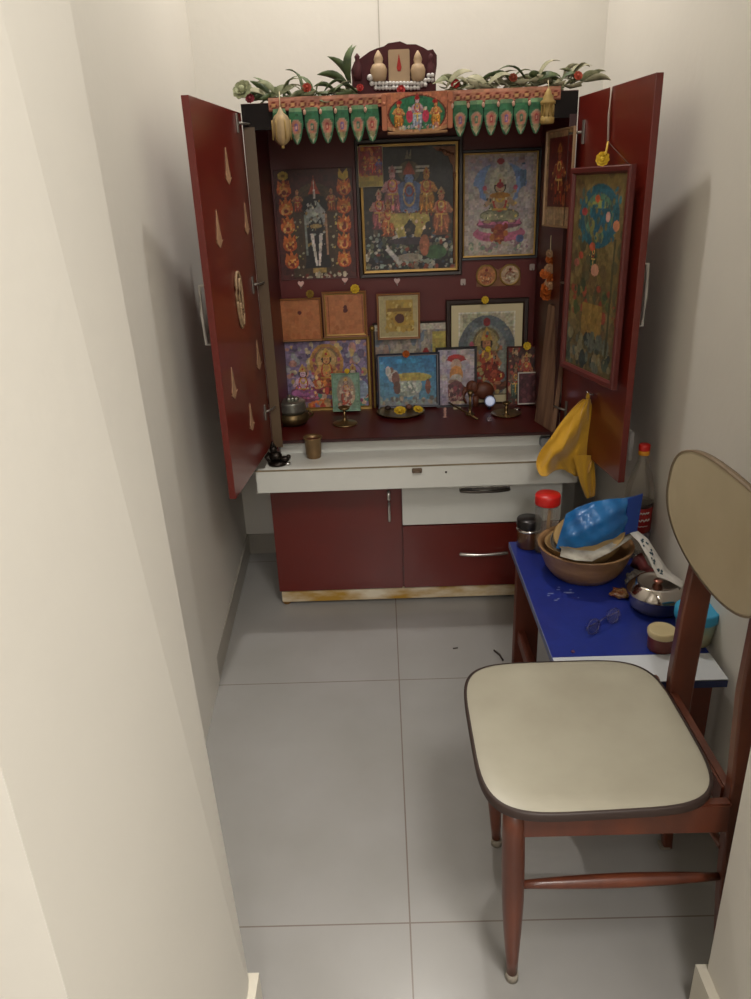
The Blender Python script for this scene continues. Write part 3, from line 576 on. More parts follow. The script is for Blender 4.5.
# red turban portrait
A = .7
pr = [('g', 0, 0, 2, 1, '#9c8c98', '#a8a0ac'), ('n', 0, 0, A, 1, 40, .06, ['#a498a4', '#b0a4a0', '#94889c']), ('e', A*.5, .84, .17, .07, '#a81c1c'), ('e', A*.5, .82, .19, .035, '#8c1414'), ('e', A*.5, .7, .11, .13, '#a88c7c'), ('e', A*.5, .55, .13, .16, '#b87c40'), ('e', A*.5, .46, .12, .1, '#a89c94'), ('e', A*.42, .42, .1, .05, '#8a6a5c'), ('e', A*.5, .22, .17, .22, '#6a3c40'), ('n', A*.28, .05, A*.72, .4, 40, .025, ['#8c6a60', '#4c2c30', '#a8887c', '#7c3440']), ('r', A*.4, .02, A*.75, .06, '#b8a88c')]
framed('turban_portrait', 'black framed portrait of a figure in a red turban beside the cow picture', quad(436, 348, 477, 407, YP-.05, YP-.028), .009, .011, BLACK_FRAME, pr, A=.7, seed=15)
# large cream matted frame
A = .78
pr = [('r', 0, 0, 2, 1, '#c8c4b4'), ('r', .02, 0, A-.02, .98, '#a8a288'), ('ring', A/2, .46, .42, .5, 0, '#5c6468'), ('e', A/2, .45, .30, .40, '#747870'), ('r', .0, 0, 2, .02, '#7a6a50')]
pr += seated_fig(A/2, .06, .74, '#a06a48', '#8a2c1c', '#a8843c', '#8c7c50', '#6c3c2c') + [('e', A/2, .88, .05, .05, '#7c1c20'), ('n', A*.3, .04, A*.72, .42, 60, .03, ['#8c2c1c', '#a04830', '#6c2418', '#a8905c']), ('n', .1, .1, A-.1, .86, 30, .02, ['#6a706c', '#848478'])]
framed('goddess_picture', 'large dark frame with wide cream mat around a red-robed goddess under a grey arch', quad(446, 299, 527, 407, YP-.024, YP-.010), .020, .013, DARK_FRAME, pr, A=.78, seed=16, matw=.026, matm=mat('cream_mat', '#cfc29c', .7, var=.08))
# right small dark picture
A = .7
pr = [('r', 0, 0, 2, 1, '#4a2c28'), ('n', 0, 0, A, 1, 130, .04, ['#8c2c24', '#6a4838', '#a8845c', '#3c4a3c', '#9c4c40', '#b09070', '#2c2024'])] + person_fig(A*.6, .3, .6, '#a86048', '#8c1c20', '#b09050') + person_fig(A*.25, .1, .6, '#7c6450', '#4c5c50', '#8c7444')
framed('dark_deity_picture', 'small dark framed picture of red deities at the right end of the shelf', quad(507, 347, 540, 405, YP-.055, YP-.035), .005, .010, RED_FRAME, pr, A=.7, seed=17)
pr = [('r', 0, 0, 2, 1, '#4c2028'), ('n', 0, 0, .8, 1, 40, .06, ['#5c2c34', '#6c3c40', '#3c181c'])]
framed('mirror_card', 'small white-edged card leaning in front of the dark picture at right', quad(518, 373, 538, 404, YP-.085, YP-.07), .004, .006, WHITE_PL, pr, 'card', seed=18)
# small green picture
A = .72
pr = [('r', 0, 0, 2, 1, '#6c8a74'), ('e', A/2, .5, .26, .44, '#8c7c68')] + person_fig(A/2, .12, .78, '#a88474', '#a0402c', '#b08c40') + [('n', A*.2, .08, A*.8, .7, 40, .035, ['#a84830', '#b8a890', '#7c5a50', '#c09c84'])]
framed('green_deity_picture', 'small green-bordered deity card standing in front of the wide gold framed picture', quad(332, 374, 360, 411, YP-.09, YP-.072), .004, .007, mat('pale_green_frame', '#7c9c84', .4, .2), pr, A=.72, seed=19)
# thin gold post
a = at(372, 326, YP-.03)
mb = MB().lathe([(.006, ZS), (.0045, ZS+.01), (.004, a.z-.02), (.006, a.z-.016)], (a.x, YP-.035, 0), 10).ball((a.x, YP-.035, a.z-.008), .011, 10)
mb.build
solo(mb, 'gold_staff', GOLD, 'thin gold staff with a round knob standing right of the three deities picture', 'staff', (a.x, YP-.035, ZS))
flower('yellow_flower', 406, 354, YP-.068, .014, OFLOWER, 'orange-yellow flower on the top edge of the blue cow picture', G_Y)
flower('yellow_flower', 527, 346, YP-.07, .015, YFLOWER, 'yellow flower on the top edge of the small dark picture at right', G_Y)
flower('yellow_flower', 488, 349, YP-.048, .011, YFLOWER, 'yellow flower stuck to the red-robed goddess picture', G_Y)
flower('yellow_flower', 347, 371, YP-.096, .010, YFLOWER, 'tiny yellow flower on top of the small green deity card', G_Y)

# narrow picture on the right inner wall of the cabinet
P = [at(542, 222, 2.68), at(571, 232, 2.44), at(576, 133, 2.44), at(549, 126, 2.68)]
P[0].z = P[3].z-.335; P[1].z = P[0].z; P[2].z = P[3].z
P = [at(543, 222, 2.53), at(571, 233, 2.335), at(576, 131, 2.335), at(550, 126, 2.53)]
P[0].x = P[3].x = (P[0].x+P[3].x)/2; P[1].x = P[2].x = (P[1].x+P[2].x)/2
P[0].z = P[1].z = (P[0].z+P[1].z)/2; P[2].z = P[3].z = (P[2].z+P[3].z)/2
pr = [('r', 0, 0, 2, 1, '#a0805c'), ('r', .05, .2, 2, .94, '#5c1c18')] + person_fig(.3, .2, .66, '#8c4428', '#7c2c18', '#a0642c') + [('n', .1, .22, .55, .5, 20, .03, ['#8c3c1c', '#4c1c18', '#a05c30']), ('r', 0, 0, 2, .17, '#a88c6c')]
framed('narrow_red_picture', 'narrow cream-edged red picture hanging on the right inner side of the cabinet', P, .006, .008, mat('cream_frame', '#9c7c5c', .5), pr, A=.6, seed=20)
# orange hanging garland
c = at(549, 252, 2.52); rng = random.Random(5)
t = thing('orange_garland', 'orange hanging flower garland below the narrow red picture', 'garland', at(548, 302, 2.52))
MB().tube([c+V((.004, 0, .05)), c+V((.004, 0, 0))], .0015, 6).build('string', CREAM_CARD, t)
for k in range(9):
    pc = at(549+rng.uniform(-5, 5)*(k/8+.3), 254+k*5, 2.52+rng.uniform(-.012, .012))
    petal_mesh(MB(), pc, 0.014+.0012*k, 3, V((rng.uniform(-.4, .4), -1, rng.uniform(-.3, .5))).normalized()).build('blossom', OFLOWER if k % 3 else mat('pale_petals', '#b8906c', .7), t)
flower('yellow_flower', 558, 299, 2.49, .014, YFLOWER, 'yellow flower at the foot of the orange hanging garland')
# brown board leaning at the right side
bp = [at(534, 428, 2.50), at(552, 431, 2.368), at(568, 310, 2.368), at(548, 304, 2.50)]
bp[0].z = bp[1].z = ZS
nn = (bp[1]-bp[0]).cross(bp[3]-bp[0]).normalized()
q = [p-nn*.012 for p in bp]
solo(MB().hexa(bp, q, .002), 'wooden_board', WOOD_GREY, 'weathered brown board leaning against the right inner side of the cabinet', 'board', (bp[0]+bp[1])/2)
# grey foil piece behind the board
a = [at(553, 428, 2.46), at(562, 408, 2.44), at(560, 402, 2.46), at(550, 418, 2.48)]
solo(MB().hexa(a, [p+V((.004, .02, 0)) for p in a]), 'foil_packet', mat('grey_foil', '#5c5f66', .3, .5), 'dark grey foil packet wedged behind the leaning board', 'packet', a[0])

# ================================================================== THINGS ON THE SHELF
def base(px, py, z=ZS): return atz(px, py, z)
# silver-brass pot with lid and handles
p = base(293, 424); t = thing('lidded_pot', 'squat silver and brass pot with two loop handles at the left end of the shelf', 'pot', p)
MB().lathe([(.034, 0), (.050, .006), (.060, .022), (.061, .034), (.055, .04), (.055, .044), (.05, .045), (0, .045)], p, 28).build('bowl', BRASS_OLD, t)
MB().lathe([(.048, .045), (.052, .058), (.048, .075), (.050, .082), (.048, .085), (0, .086)], p, 28, wob=lambda a, z: .02*math.sin(a*9)).build('lid', mat('tarnished_silver', '#a4a49a', .35, .8, var=.3, vscale=40), t)
for k in range(7):
    rr = rng.uniform(0, .028); a_ = rng.uniform(0, 6.3); MB().ball(p+V((rr*math.cos(a_), rr*math.sin(a_), .093)), .011, 8, (1, 1, .8)).build('ornament', mat('tarnished_silver', '#a4a49a'), t)
for s in (-1, 1): MB().tube([p+V((s*(.056+.018*math.sin(PI*i/6)), 0, .022+.026*i/6)) for i in range(7)], .004, 8).build('handle', BRASS_OLD, t)
# dark jar further left behind the pot
p = base(274, 405); solo(MB().lathe([(.018, 0), (.024, .01), (.02, .04), (.014, .05), (.018, .058), (0, .06)], p, 20), 'small_urn', mat('dark_urn', '#3c302a', .4, .5), 'small dark urn standing behind the silver pot at the far left', 'urn', p)
# oil lamps
def lamp(px, py, label, H, R, cup, extra=False):
    p = base(px, py); t = thing('oil_lamp', label, 'lamp', p, 'brass oil lamps on the shelf')
    MB().lathe([(R, 0), (R, .004), (R*.85, .007), (R*.35, .010), (.006, .02), (.0045, H*.45), (.007, H*.5), (.0045, H*.58), (.006, H*.8)], p, 24).build('stand', BRASS, t)
    MB().lathe([(.006, H*.8), (cup*.7, H*.86), (cup, H), (cup*.9, H), (cup*.5, H*.9), (0, H*.88)], p, 24).build('cup', BRASS, t)
    return t
lamp(345, 424, 'brass oil lamp with wide base in front of the green deity card', .062, .044, .022)
lamp(470, 415, 'slim brass oil lamp standing in front of the brown elephant', .088, .016, .012)
lamp(506, 416, 'brass oil lamp standing on a small brass tray at right', .050, .014, .016)
p = base(507, 416)-V((0, 0, .0)); pd = V((p.x, p.y, ZS))
solo(MB().lathe([(0, .0005), (.046, .0005), (.054, .006), (.052, .007), (.012, .0025)], pd+V((.0, .02, 0)), 24), 'brass_saucer', BRASS, 'small brass tray under the right oil lamp', 'tray', pd+V((0, .02, 0)))
# small clay lamp in front of three deities picture
p = base(318, 405); solo(MB().lathe([(.010, 0), (.018, .008), (.021, .014), (.017, .013), (0, .008)], p, 18), 'silver_cup', mat('tarnished_silver', '#a4a49a'), 'tiny silver cup on the shelf between the pot and the green card', 'cup', p)
# brass plate with offerings
p = base(401, 414); solo(MB().lathe([(.0, .001), (.068, .001), (.085, .012), (.0885, .0125), (.085, .014), (.066, .004), (0, .004)], p, 40), 'brass_plate', BRASS, 'round brass plate of yellow flowers in front of the cow picture', 'plate', p)
OFF = 'offerings on the brass plate'
flower('yellow_flower', 0, 0, 0, .023, YFLOWER, 'bright yellow flower at the middle of the brass plate', OFF, p=base(400, 413, ZS+.015)+V((0, 0, .006)), ax=(0, -.5, 1))
flower('yellow_flower', 0, 0, 0, .019, YFLOWER, 'yellow flower at the right side of the brass plate', OFF, p=base(418, 411, ZS+.015)+V((0, 0, .004)), ax=(0.2, -.5, 1))
for px, py, lb, m, r in ((388, 410, 'dark round offering at the left side of the brass plate', mat('dark_seed', '#33231c', .6), .011), (409, 409, 'brown round offering between the two yellow flowers', mat('brown_seed', '#7a5040', .6), .012)):
    p2 = base(px, py, ZS+.006); solo(MB().ball(p2+V((0, 0, r*.75)), r, 12, (1, 1, .8)), 'offering_ball', m, lb, 'offering', p2, OFF)
# small standing deity figurine on plate (brown) in front of cow picture
p = base(398, 404); t = thing('deity_figurine', 'tiny brown seated figurine behind the brass plate', 'figurine', p)
MB().lathe([(.018, 0), (.018, .006), (.013, .009), (.011, .02), (.012, .032), (.006, .038), (.007, .046), (.0085, .052), (.006, .06), (.002, .068)], p, 16, wob=lambda a, z: .12*math.cos(2*a)).build('body', mat('brown_figurine', '#6b4a3c', .5, .2), t)
for s in (-1, 1): MB().tube([p+V((s*.010, 0, .033)), p+V((s*.018, -.006, .022)), p+V((s*.008, -.013, .018))], [.0035, .003, .0025], 8).build('arm', mat('brown_figurine', '#6b4a3c'), t)
# incense stand and stick
p = base(445, 417); t = thing('incense_holder', 'short white incense holder in front of the turban portrait', 'incense holder', p)
MB().lathe([(.008, 0), (.005, .003), (.004, .014), (.006, .018), (.004, .022), (.0065, .03), (.004, .034), (0, .035)], p, 14).build('stand', mat('pale_pink_enamel', '#b88c80', .5), t)
a = base(449, 410); b_ = base(478, 421)
solo(MB().tube([a+V((0, 0, .028)), b_+V((0, 0, .006))], .0035, 8), 'brass_spoon', BRASS, 'thin brass stick lying slantwise in front of the slim oil lamp', 'stick', b_)
# brown elephant figurine
p = base(481, 405); EL = mat('brown_elephant', '#6b3a26', .5, var=.25, vscale=30); t = thing('elephant_figurine', 'brown elephant figurine behind the slim brass oil lamp', 'figurine', p)
mb = MB().ball(p+V((.008, 0, .055)), .035, 16, (1.15, .7, .95)).ball(p+V((-.036, -.004, .072)), .024, 14, (.9, .8, 1))
for dx in (-.022, .034):
    for dy in (-.012, .012): mb.tube([p+V((dx, dy, .04)), p+V((dx, dy, 0))], [.012, .011], 10)
mb.build('body', EL, t)
MB().tube([p+V((-.054, -.006, .07)), p+V((-.066, -.01, .05)), p+V((-.064, -.012, .025)), p+V((-.056, -.014, .012))], [.011, .008, .006, .004], 10).build('trunk', EL, t)
for s in (-1, 1): MB().ball(p+V((-.028, s*.019-.002, .074)), .018, 12, (.8, .25, 1.1)).build('ear', EL, t)
# glowing oval light
p = base(490, 409)+V((0, .0, 0)); p = at(490, 397, 2.66); p.z = p.z
t = thing('oval_picture_lamp', 'small glowing white oval picture in front of the elephant', 'lamp', (p.x, 2.66, ZS))
MB().lathe([(.021, 0), (.021, .004), (.0185, .006), (.0175, .003)], (p.x, 2.66, ZS+.034), 26, axis=(0, -1, .1), wob=None).build('rim', mat('blue_grey_rim', '#6c7088', .4, .3), t)
MB().lathe([(.0178, .003), (.012, .0045), (0, .005)], (p.x, 2.66, ZS+.034), 26, axis=(0, -1, .1)).build('glowing_face', mat('lit_face', '#c8cfe0', .4, emit=('#c0cce8', .35)), t)
MB().tube([(p.x, 2.664, ZS+.016), (p.x, 2.668, ZS)], .006, 8).build('foot', mat('dark_foot', '#1c1c30', .4), t)
# coin / silver bits right
p = base(517, 410); solo(MB().lathe([(.012, 0), (.014, .003), (.009, .007), (0, .008)], p, 16), 'silver_cup', STEEL, 'tiny bright silver lid at the right edge of the small brass tray', 'cup', p)
p = base(457, 409); solo(MB().box(p.x-.014, p.x+.014, p.y-.006, p.y+.006, ZS, ZS+.007, .001), 'match_box', CREAM_CARD, 'tiny cream box lying at the foot of the turban portrait', 'box', p)
p = base(489, 421); solo(MB().lathe([(.008, 0), (.008, .012), (.006, .014), (0, .014)], p, 14), 'glass_cup', mat('clear_glass', '#b8a8b0', .1, trans=.7), 'tiny glass cup in front of the oval glowing picture', 'cup', p)

# ================================================================== ON THE PULL-OUT SHELF
ZP = .572
p = atz(314, 457, ZP); solo(MB().lathe([(.023, 0), (.024, .002), (.0245, .01), (.026, .012), (.026, .016), (.028, .062), (.033, .070), (.0325, .072), (.027, .064), (.023, .006), (0, .004)], p, 28), 'brass_tumbler', mat('tumbler_brass', '#8f7350', .38, .6, var=.25, vscale=30), 'upright brass tumbler at the left of the white pull-out shelf', 'tumbler', p)
p = atz(278, 464, ZP); IDM = mat('black_idol', '#2c241f', .3, .7, var=.3, vscale=60); t = thing('metal_idol', 'small dark metal idol at the left corner of the white shelf', 'figurine', p)
MB().lathe([(.024, 0), (.024, .006), (.016, .010)], p, 18).build('pedestal', IDM, t)
MB().ball(p+V((-.004, 0, .020)), .015, 12, (1.1, .9, .9)).ball(p+V((-.008, 0, .038)), .010, 12).lathe([(.007, .045), (.003, .055), (0, .06)], p+V((-.009, 0, 0)), 10).build('body', IDM, t)
MB().ball(p+V((.018, -.004, .014)), .010, 10, (1.3, .9, .8)).ball(p+V((.028, -.006, .020)), .006, 10).build('mount', IDM, t)
MB().tube([p+V((-.018, 0, .03)), p+V((-.028, -.004, .02)), p+V((-.02, -.01, .012))], .004, 8).build('arm', IDM, t)
p = atz(288, 465, ZP); t.scale = (1.35, 1.35, 1.35); solo(MB().lathe([(.006, 0), (.010, .005), (.009, .01), (0, .010)], p, 14), 'silver_bead_cup', STEEL, 'tiny silver cup beside the dark metal idol', 'cup', p)
p = atz(542, 440, ZP); solo(MB().box(p.x-.02, p.x+.02, 2.40, 2.47, ZP, ZP+.03, .003), 'grey_sponge', mat('grey_sponge', '#8d9095', .9, bump=.5, bscale=200), 'small grey block under the leaning board on the white shelf', 'sponge', (p.x, 2.43, ZP))

# ================================================================== YELLOW CLOTH
def cloth():
    Yc = 2.11
    rows = [  # v, left px, right px, y px left, y px right
        (584, 591, 399, 399), (573, 592, 408, 407), (563, 594, 418, 417), (556, 595, 428, 428), (549, 595, 440, 439), (541, 594, 450, 450), (537, 592, 458, 459), (535, 591, 465, 467), (541, 590, 473, 474)]
    n = 26; loops = []
    for i, (xl_, xr_, yl_, yr_) in enumerate(rows):
        l = []
        for k in range(n):
            s = k/(n-1); px = xl_+(xr_-xl_)*s; py = yl_+(yr_-yl_)*s + (3.5*math.sin(s*9+1)*(i/8) if i > 5 else 0)
            amp = .006+.020*i/8
            dy = amp*math.sin(s*6.5+i*.55)+amp*.45*math.sin(s*15+i*1.1)+amp*.5*math.sin(i*1.3-s*4)
            from_n = .012*math.sin(px*.31+py*.27)*math.sin(py*.19-px*.11)*(i/8); l.append(at(px+1.2*math.sin(py*.5+k), py, Yc+dy+from_n-.004*i*(1-s)+.01))
        loops.append(l)
    mb = MB().loft(loops, close=False)
    tail = []   # the tail that hangs lower at the right
    for i in range(9):
        t = i/8; xl_ = 572+t*13; xr_ = 594+t*3; l = []
        for k in range(8):
            s = k/7; w = 1-max(0, t-.7)*1.0
            l.append(at((xl_+xr_)/2+(s-.5)*(xr_-xl_)*w, 455+t*44-3*s*t, Yc-.012+.008*math.sin(s*8+t*3)))
        tail.append(l)
    mb.loft(tail, close=False)
    mb.tube([at(588, 392, 2.12), at(588, 400, 2.11)], [.004, .010], 8)
    return mb
hp = at(588, 396, 2.2)
c_ = solo(cloth(), 'yellow_cloth', YCLOTH, 'crumpled yellow cloth hanging from the right door over the white shelf', 'cloth', at(575, 476, 2.11), solid=.002)
c_.modifiers.new('sub', 'SUBSURF').levels = 1; c_.modifiers['sub'].render_levels = 2
for f in c_.data.polygons: f.use_smooth = True

# ================================================================== RIGHT DOOR HANGINGS
TRt = atp(638, 165, pR+nR*.014, nR); BRt = atp(615, 399, pR+nR*.014, nR)
yn = (TRt.y+BRt.y)/2; xn = (TRt.x+BRt.x)/2
zt1, zb1 = TRt.z, BRt.z
TLt = at(574, 167, yn+.30); BLt = at(566, 357, yn+.30)
xf = (TLt.x+BLt.x)/2
cs = [V((xf, yn+.30, (BLt.z+zb1)/2)), V((xn, yn, (BLt.z+zb1)/2)), V((xn, yn, (TLt.z+zt1)/2)), V((xf, yn+.30, (TLt.z+zt1)/2))]
A = .52
pr = [('g', 0, 0, 2, 1, '#54482c', '#6b5a34'), ('n', 0, 0, A, 1, 120, .03, ['#54472e', '#665738', '#4a4630', '#70613c', '#5c4a30'])]
pr += [('ring', A/2, .80, .2, .155, .72, '#24505c'), ('ring', A/2, .80, .14, .11, .75, '#4c6a54'), ('e', A/2, .855, .09, .022, '#767c44'), ('p', [(A/2-.09, .84), (A/2+.11, .84), (A/2+.13, .73), (A/2+.07, .70), (A/2+.03, .76), (A/2-.02, .69), (A/2-.07, .74)], '#22505f'), ('n', .06, .68, A-.06, .93, 90, .011, ['#24505c', '#2c5c66', '#6c6c3c', '#3c4c44', '#5c5434']), ('e', A/2-.02, .885, .025, .018, '#a8502c'), ('e', A*.22, .82, .03, .02, '#8c3434'), ('e', A*.68, .8, .022, .025, '#b08478'), ('e', A*.84, .76, .03, .025, '#b07050')]
pr += person_fig(A*.45, .52, .16, '#2c4434', '#2c4838', '#3c5038') + [('e', A*.42, .65, .03, .02, '#a04830'), ('e', A*.5, .535, .04, .03, '#b07c64'), ('e', A*.2, .6, .025, .02, '#8c3c2c'), ('e', A*.12, .56, .03, .02, '#8c5044'), ('n', 0, .3, A, .46, 40, .02, ['#34402c', '#7c3c2c', '#46502f', '#6c5c34']), ('r', A*.3, .18, A*.7, .36, '#7a6030'), ('n', 0, .02, A, .2, 50, .025, ['#3c4438', '#54584c', '#746c50', '#2c3430']), ('p', [(A*.8, .1), (A*.84, .1), (A*.86, .7), (A*.83, .7)], '#3c3c28')]
dp = framed('long_deity_picture', 'long red-brown framed deity picture hanging inside the right cabinet door', cs, .018, .016, RED_FRAME, pr, A=.52, seed=22, mottle=.7)
nail = atp(608, 142, pR+nR*.010, nR)
mb = MB().tube([V((xn, yn+.06, cs[2].z)), nail, V((xn-.03, yn+.2, cs[2].z))], .0012, 6); mb.build('hanging_string', mat('dark_string', '#4c3024', .8), dp)
a = atp(612, 79, pR+nR*.003, nR); b_ = atp(608, 141, pR+nR*.006, nR)
a.z = min(a.z, 1.611)
solo(MB().tube([a, (a+b_)/2+nR*.002, b_], .0028, 6), 'white_cord', mat('white_cord', '#c0b0a4', .7), 'white cord running down from the top edge of the right cabinet door', 'cord', b_)
c = atp(603, 159, pR+nR*.022, nR)
t = thing('marigold_flower', 'yellow flower hanging above the long picture on the right door', 'flower', c-V((0, 0, .014)))
petal_mesh(MB(), c, .019, 3, V((-.6, -1, .1)).normalized()).build('blossom', YFLOWER, t)
MB().tube([c, c+V((0.004, -.01, .014)), nail], .003, 6).build('stem', mat('yellow_stem', '#b8962c', .7), t)
c = atp(637, 262, pR+nR*.0005, nR)
# hook for the cloth
solo(MB().tube([V((.603, 2.11, at(588, 394, 2.12).z)), at(588, 394, 2.12), at(587, 391, 2.12)], .003, 6), 'wall_hook', STEEL, 'small steel hook on the right door holding the yellow cloth', 'hook', at(588, 394, 2.12))

# ================================================================== TORAN (fabric valance)
YT = 2.358
xa, xb = at(268, 100, YT).x, at(561, 92, YT).x
t = thing('door_valance', 'embroidered salmon and green festoon with leaf pendants along the cabinet top', 'valance', ((xa+xb)/2, YT, 1.52))
zt_, zb_ = 1.640, 1.606; W = xb-xa; Hh = zt_-zb_; A = W/Hh
pr = [('r', 0, 0, A, 1, '#a8705a'), ('r', 0, .8, A, 1, '#b4806a'), ('r', 0, .0, A, .12, '#6c3428')]
for k in range(30):
    x = A*(k+.5)/30; pr += [('e', x, .42, A/90, .26, '#6a2420'), ('e', x, .42, A/160, .14, '#b88c60')]
print_mesh('band', [V((xa, YT, zb_)), V((xb, YT, zb_)), V((xb, YT, zt_)), V((xa, YT, zt_))], pr, FABRIC_PRINT, t, res=.0022, seed=23, warp=lambda P, U, Vv: P+np.stack([0*U, .004*np.sin(U*40), 0*U], 1))
cx0, cx1 = at(387, 110, YT).x, at(447, 110, YT).x; pz0, pz1 = 1.535, 1.638; A = (cx1-cx0)/(pz1-pz0)
pr = [('r', 0, 0, 2, 1, '#a8684c'), ('e', A/2, .42, A*.49, .52, '#5c2a22'), ('e', A/2, .42, A*.46, .49, '#2c6446'), ('r', 0, .93, 2, 1, '#a8684c'), ('r', 0, 0, 2, .1, '#a87c58')]
pr += person_fig(A*.19, .10, .70, '#b07c4c', '#b0742c', '#8c2c24') + person_fig(A*.5, .12, .82, '#a88c94', '#8c94a0', '#8c2428') + person_fig(A*.81, .10, .70, '#b07c4c', '#b0742c', '#8c2c24') + [('e', A*.37, .42, .09, .16, '#a8344c'), ('e', A*.64, .42, .09, .16, '#a8344c'), ('e', A*.37, .6, .04, .05, '#c8b8a8'), ('e', A*.64, .6, .04, .05, '#c8b8a8'), ('e', A*.5, .86, .05, .05, '#8c1418'), ('e', A*.22, .76, .045, .045, '#8c1418'), ('e', A*.78, .76, .045, .045, '#8c1418'), ('n', A*.15, .1, A*.85, .2, 30, .03, ['#b8a890', '#a86c60', '#8c9098'])]
print_mesh('centre_panel', [V((cx0, YT-.006, pz0)), V((cx1, YT-.006, pz0)), V((cx1, YT-.006, pz1)), V((cx0, YT-.006, pz1))], pr, FABRIC_PRINT, t, res=.0018, seed=24, warp=lambda P, U, Vv: P+np.stack([0*U, -.008*np.sin(U*PI), .012*(1-Vv)*(np.abs(U-.5)*2)**2], 1))
for s, X in ((-1, cx0-.008), (1, cx1+.008)):
    MB().box(X-.007, X+.007, YT-.012, YT-.003, 1.545, 1.636, .002).ball((X, YT-.014, 1.612), .005, 8).build('side_post', mat('salmon_fabric', '#a8684c', .85), t)
# lower scalloped trim
mb = MB().tube([(cx0+(cx1-cx0)*i/20, YT-.011, pz0+.003-.002*math.sin(PI*i/20)) for i in range(21)], .004, 6); mb.build('lower_trim', mat('brown_gold_trim', '#8a6440', .6), t)
def pendant(X, w, ztop, zbot, seed):
    A = 1.0
    pr = [('r', 0, 0, 2, 1, '#356648'), ('r', 0, .90, 2, 1, '#6c8a68'), ('e', .15, .44, .125, .25, '#94806a'), ('e', .15, .46, .095, .19, '#a8705c'), ('e', .15, .47, .05, .11, ['#8c3c3c', '#6c5480', '#4c6c58'][seed % 3]), ('e', .15, .47, .02, .05, '#b89880'), ('e', .15, .2, .09, .09, '#8c8460'), ('p', [(.01, .25), (.15, -.02), (.29, .25), (.15, .12)], '#98947c')]
    def warp(P, U, Vv):
        half = np.where(Vv > .55, .42+.08*np.sin((1-Vv)/.45*PI/2), .5*np.clip(Vv/.55, 0, 1)**.48)
        P[:, 0] = X+(U*2-1)*w*half; P[:, 1] = YT-.004-.006*np.cos((U-.5)*PI); return P
    hh = ztop-zbot
    print_mesh('leaf_pendant', [V((X-.15*hh, YT, zbot)), V((X+.15*hh, YT, zbot)), V((X+.15*hh, YT, ztop)), V((X-.15*hh, YT, ztop))], pr, FABRIC_PRINT, t, res=.0022, seed=seed, warp=warp)
for i, px in enumerate((280, 296, 312, 327, 342, 358, 372)):
    pt = at(px, 120, YT); pendant(pt.x, .0405, 1.612, 1.519, i)
for i, px in enumerate((460, 476, 491, 506, 521, 536)):
    pt = at(px, 112, YT); pendant(pt.x, .0405, 1.612, 1.522, i+1)
mb = MB()
for px in (304, 320, 335, 350, 365, 452, 468, 483, 498, 513, 529):
    pt = at(px, 100, YT); mb.ball((pt.x, YT-.010, 1.600), .0045, 8, (1, 1, 1.6))
mb.build('bead_drops', mat('peach_beads', '#b8907c', .4), t)

# hanging lanterns
def lantern(px, py0, py1, label, fat):
    Y = 2.325; a = at(px, py0, Y); b_ = at(px, py1, Y); H = a.z-b_.z; r = fat
    t = thing('hanging_lantern', label, 'lantern', (b_.x, Y, b_.z), 'lanterns at the ends of the valance')
    m1 = mat('ivory_lantern', '#a88c50', .5, .2, var=.3, vscale=60)
    c = V((b_.x, Y, b_.z))
    if fat > .02:
        MB().lathe([(.002, H*.02), (r*.5, H*.08), (r*.8, H*.16), (r, H*.3), (r, H*.66), (r*.75, H*.78), (r*.35, H*.86), (.002, H)], c, 12, wob=lambda a, z: .07*math.cos(6*a)).build('body', mat('peach_lantern', '#b89c6c', .6, var_hex='#8f7a5c', vscale=70, stretch=(1, 1, .25)), t)
        for k in range(6): MB().tube([c+V((r*1.08*math.cos(k*PI/3), r*1.08*math.sin(k*PI/3), H*q_)) for q_ in (.18, .42, .68)], .002, 6).build('rib', m1, t)
        MB().ball(c+V((0, 0, 0)), .005, 8).build('finial', m1, t)
    else:
        MB().lathe([(r*.9, 0), (r, H*.05), (r, H*.18), (r*.75, H*.22), (r*.7, H*.52), (r*1.05, H*.56), (r*1.1, H*.62), (r*.7, H*.70), (r*.75, H*.76), (r*.45, H*.84), (r*.4, H*.9), (.002, H)], c, 16).build('body', m1, t)
        for k in range(8): MB().tube([c+V((r*.86*math.cos(k*PI/4), r*.86*math.sin(k*PI/4), H*q_)) for q_ in (.2, .4, .56)], .0018, 6).build('column', m1, t)
    MB().tube([(c.x, Y, a.z), (c.x, Y+.01, 1.652)], .0012, 6).build('string', CREAM_CARD, t)
lantern(283, 107, 147, 'peach oval lantern hanging at the left end of the valance', .0235)
lantern(547, 88, 124, 'ivory temple-shaped lantern hanging at the right end of the valance', .0195)

# crown-shaped ornament on top
YC = 2.43; ZC = ZT
def cp(px, py): p = at(px, py, YC); return p
cc = cp(399, 70); t = thing('temple_crown', 'maroon and cream crown-shaped temple ornament on top of the cabinet', 'ornament', (cc.x, YC, ZC))
MAR2 = mat('maroon_velvet', '#4c1a20', .8, var=.2, vscale=40); CRM = mat('peach_card', '#b09474', .6, var=.12, vscale=30)
mb = MB(); zc0 = 1.70
ol = []
for px, py in [(352, 80), (351, 70), (354, 62), (359, 59), (363, 56), (370, 51), (377, 48), (384, 46), (388, 43), (394, 42), (400, 41), (407, 44), (416, 44), (423, 47), (428, 50), (433, 49), (437, 55), (437, 65), (435, 78), (436, 86), (352, 90)]:
    q = cp(px, py); ol.append((q.x-cc.x, q.z))
mb.prism(ol, (cc.x, YC+.004, 0), (1, 0, 0), (0, 0, 1), (0, 1, 0), .012); mb.build('backing', MAR2, t)
def rr(mb, x0, y0, x1, y1, d0, d1):
    a = cp(x0, y0); b_ = cp(x1, y1); mb.box(a.x, b_.x, YC-d1, YC+d0, b_.z, a.z, .002); return mb
rr(MB(), 388, 50, 410, 84, .004, .006).build('centre_plaque', CRM, t)
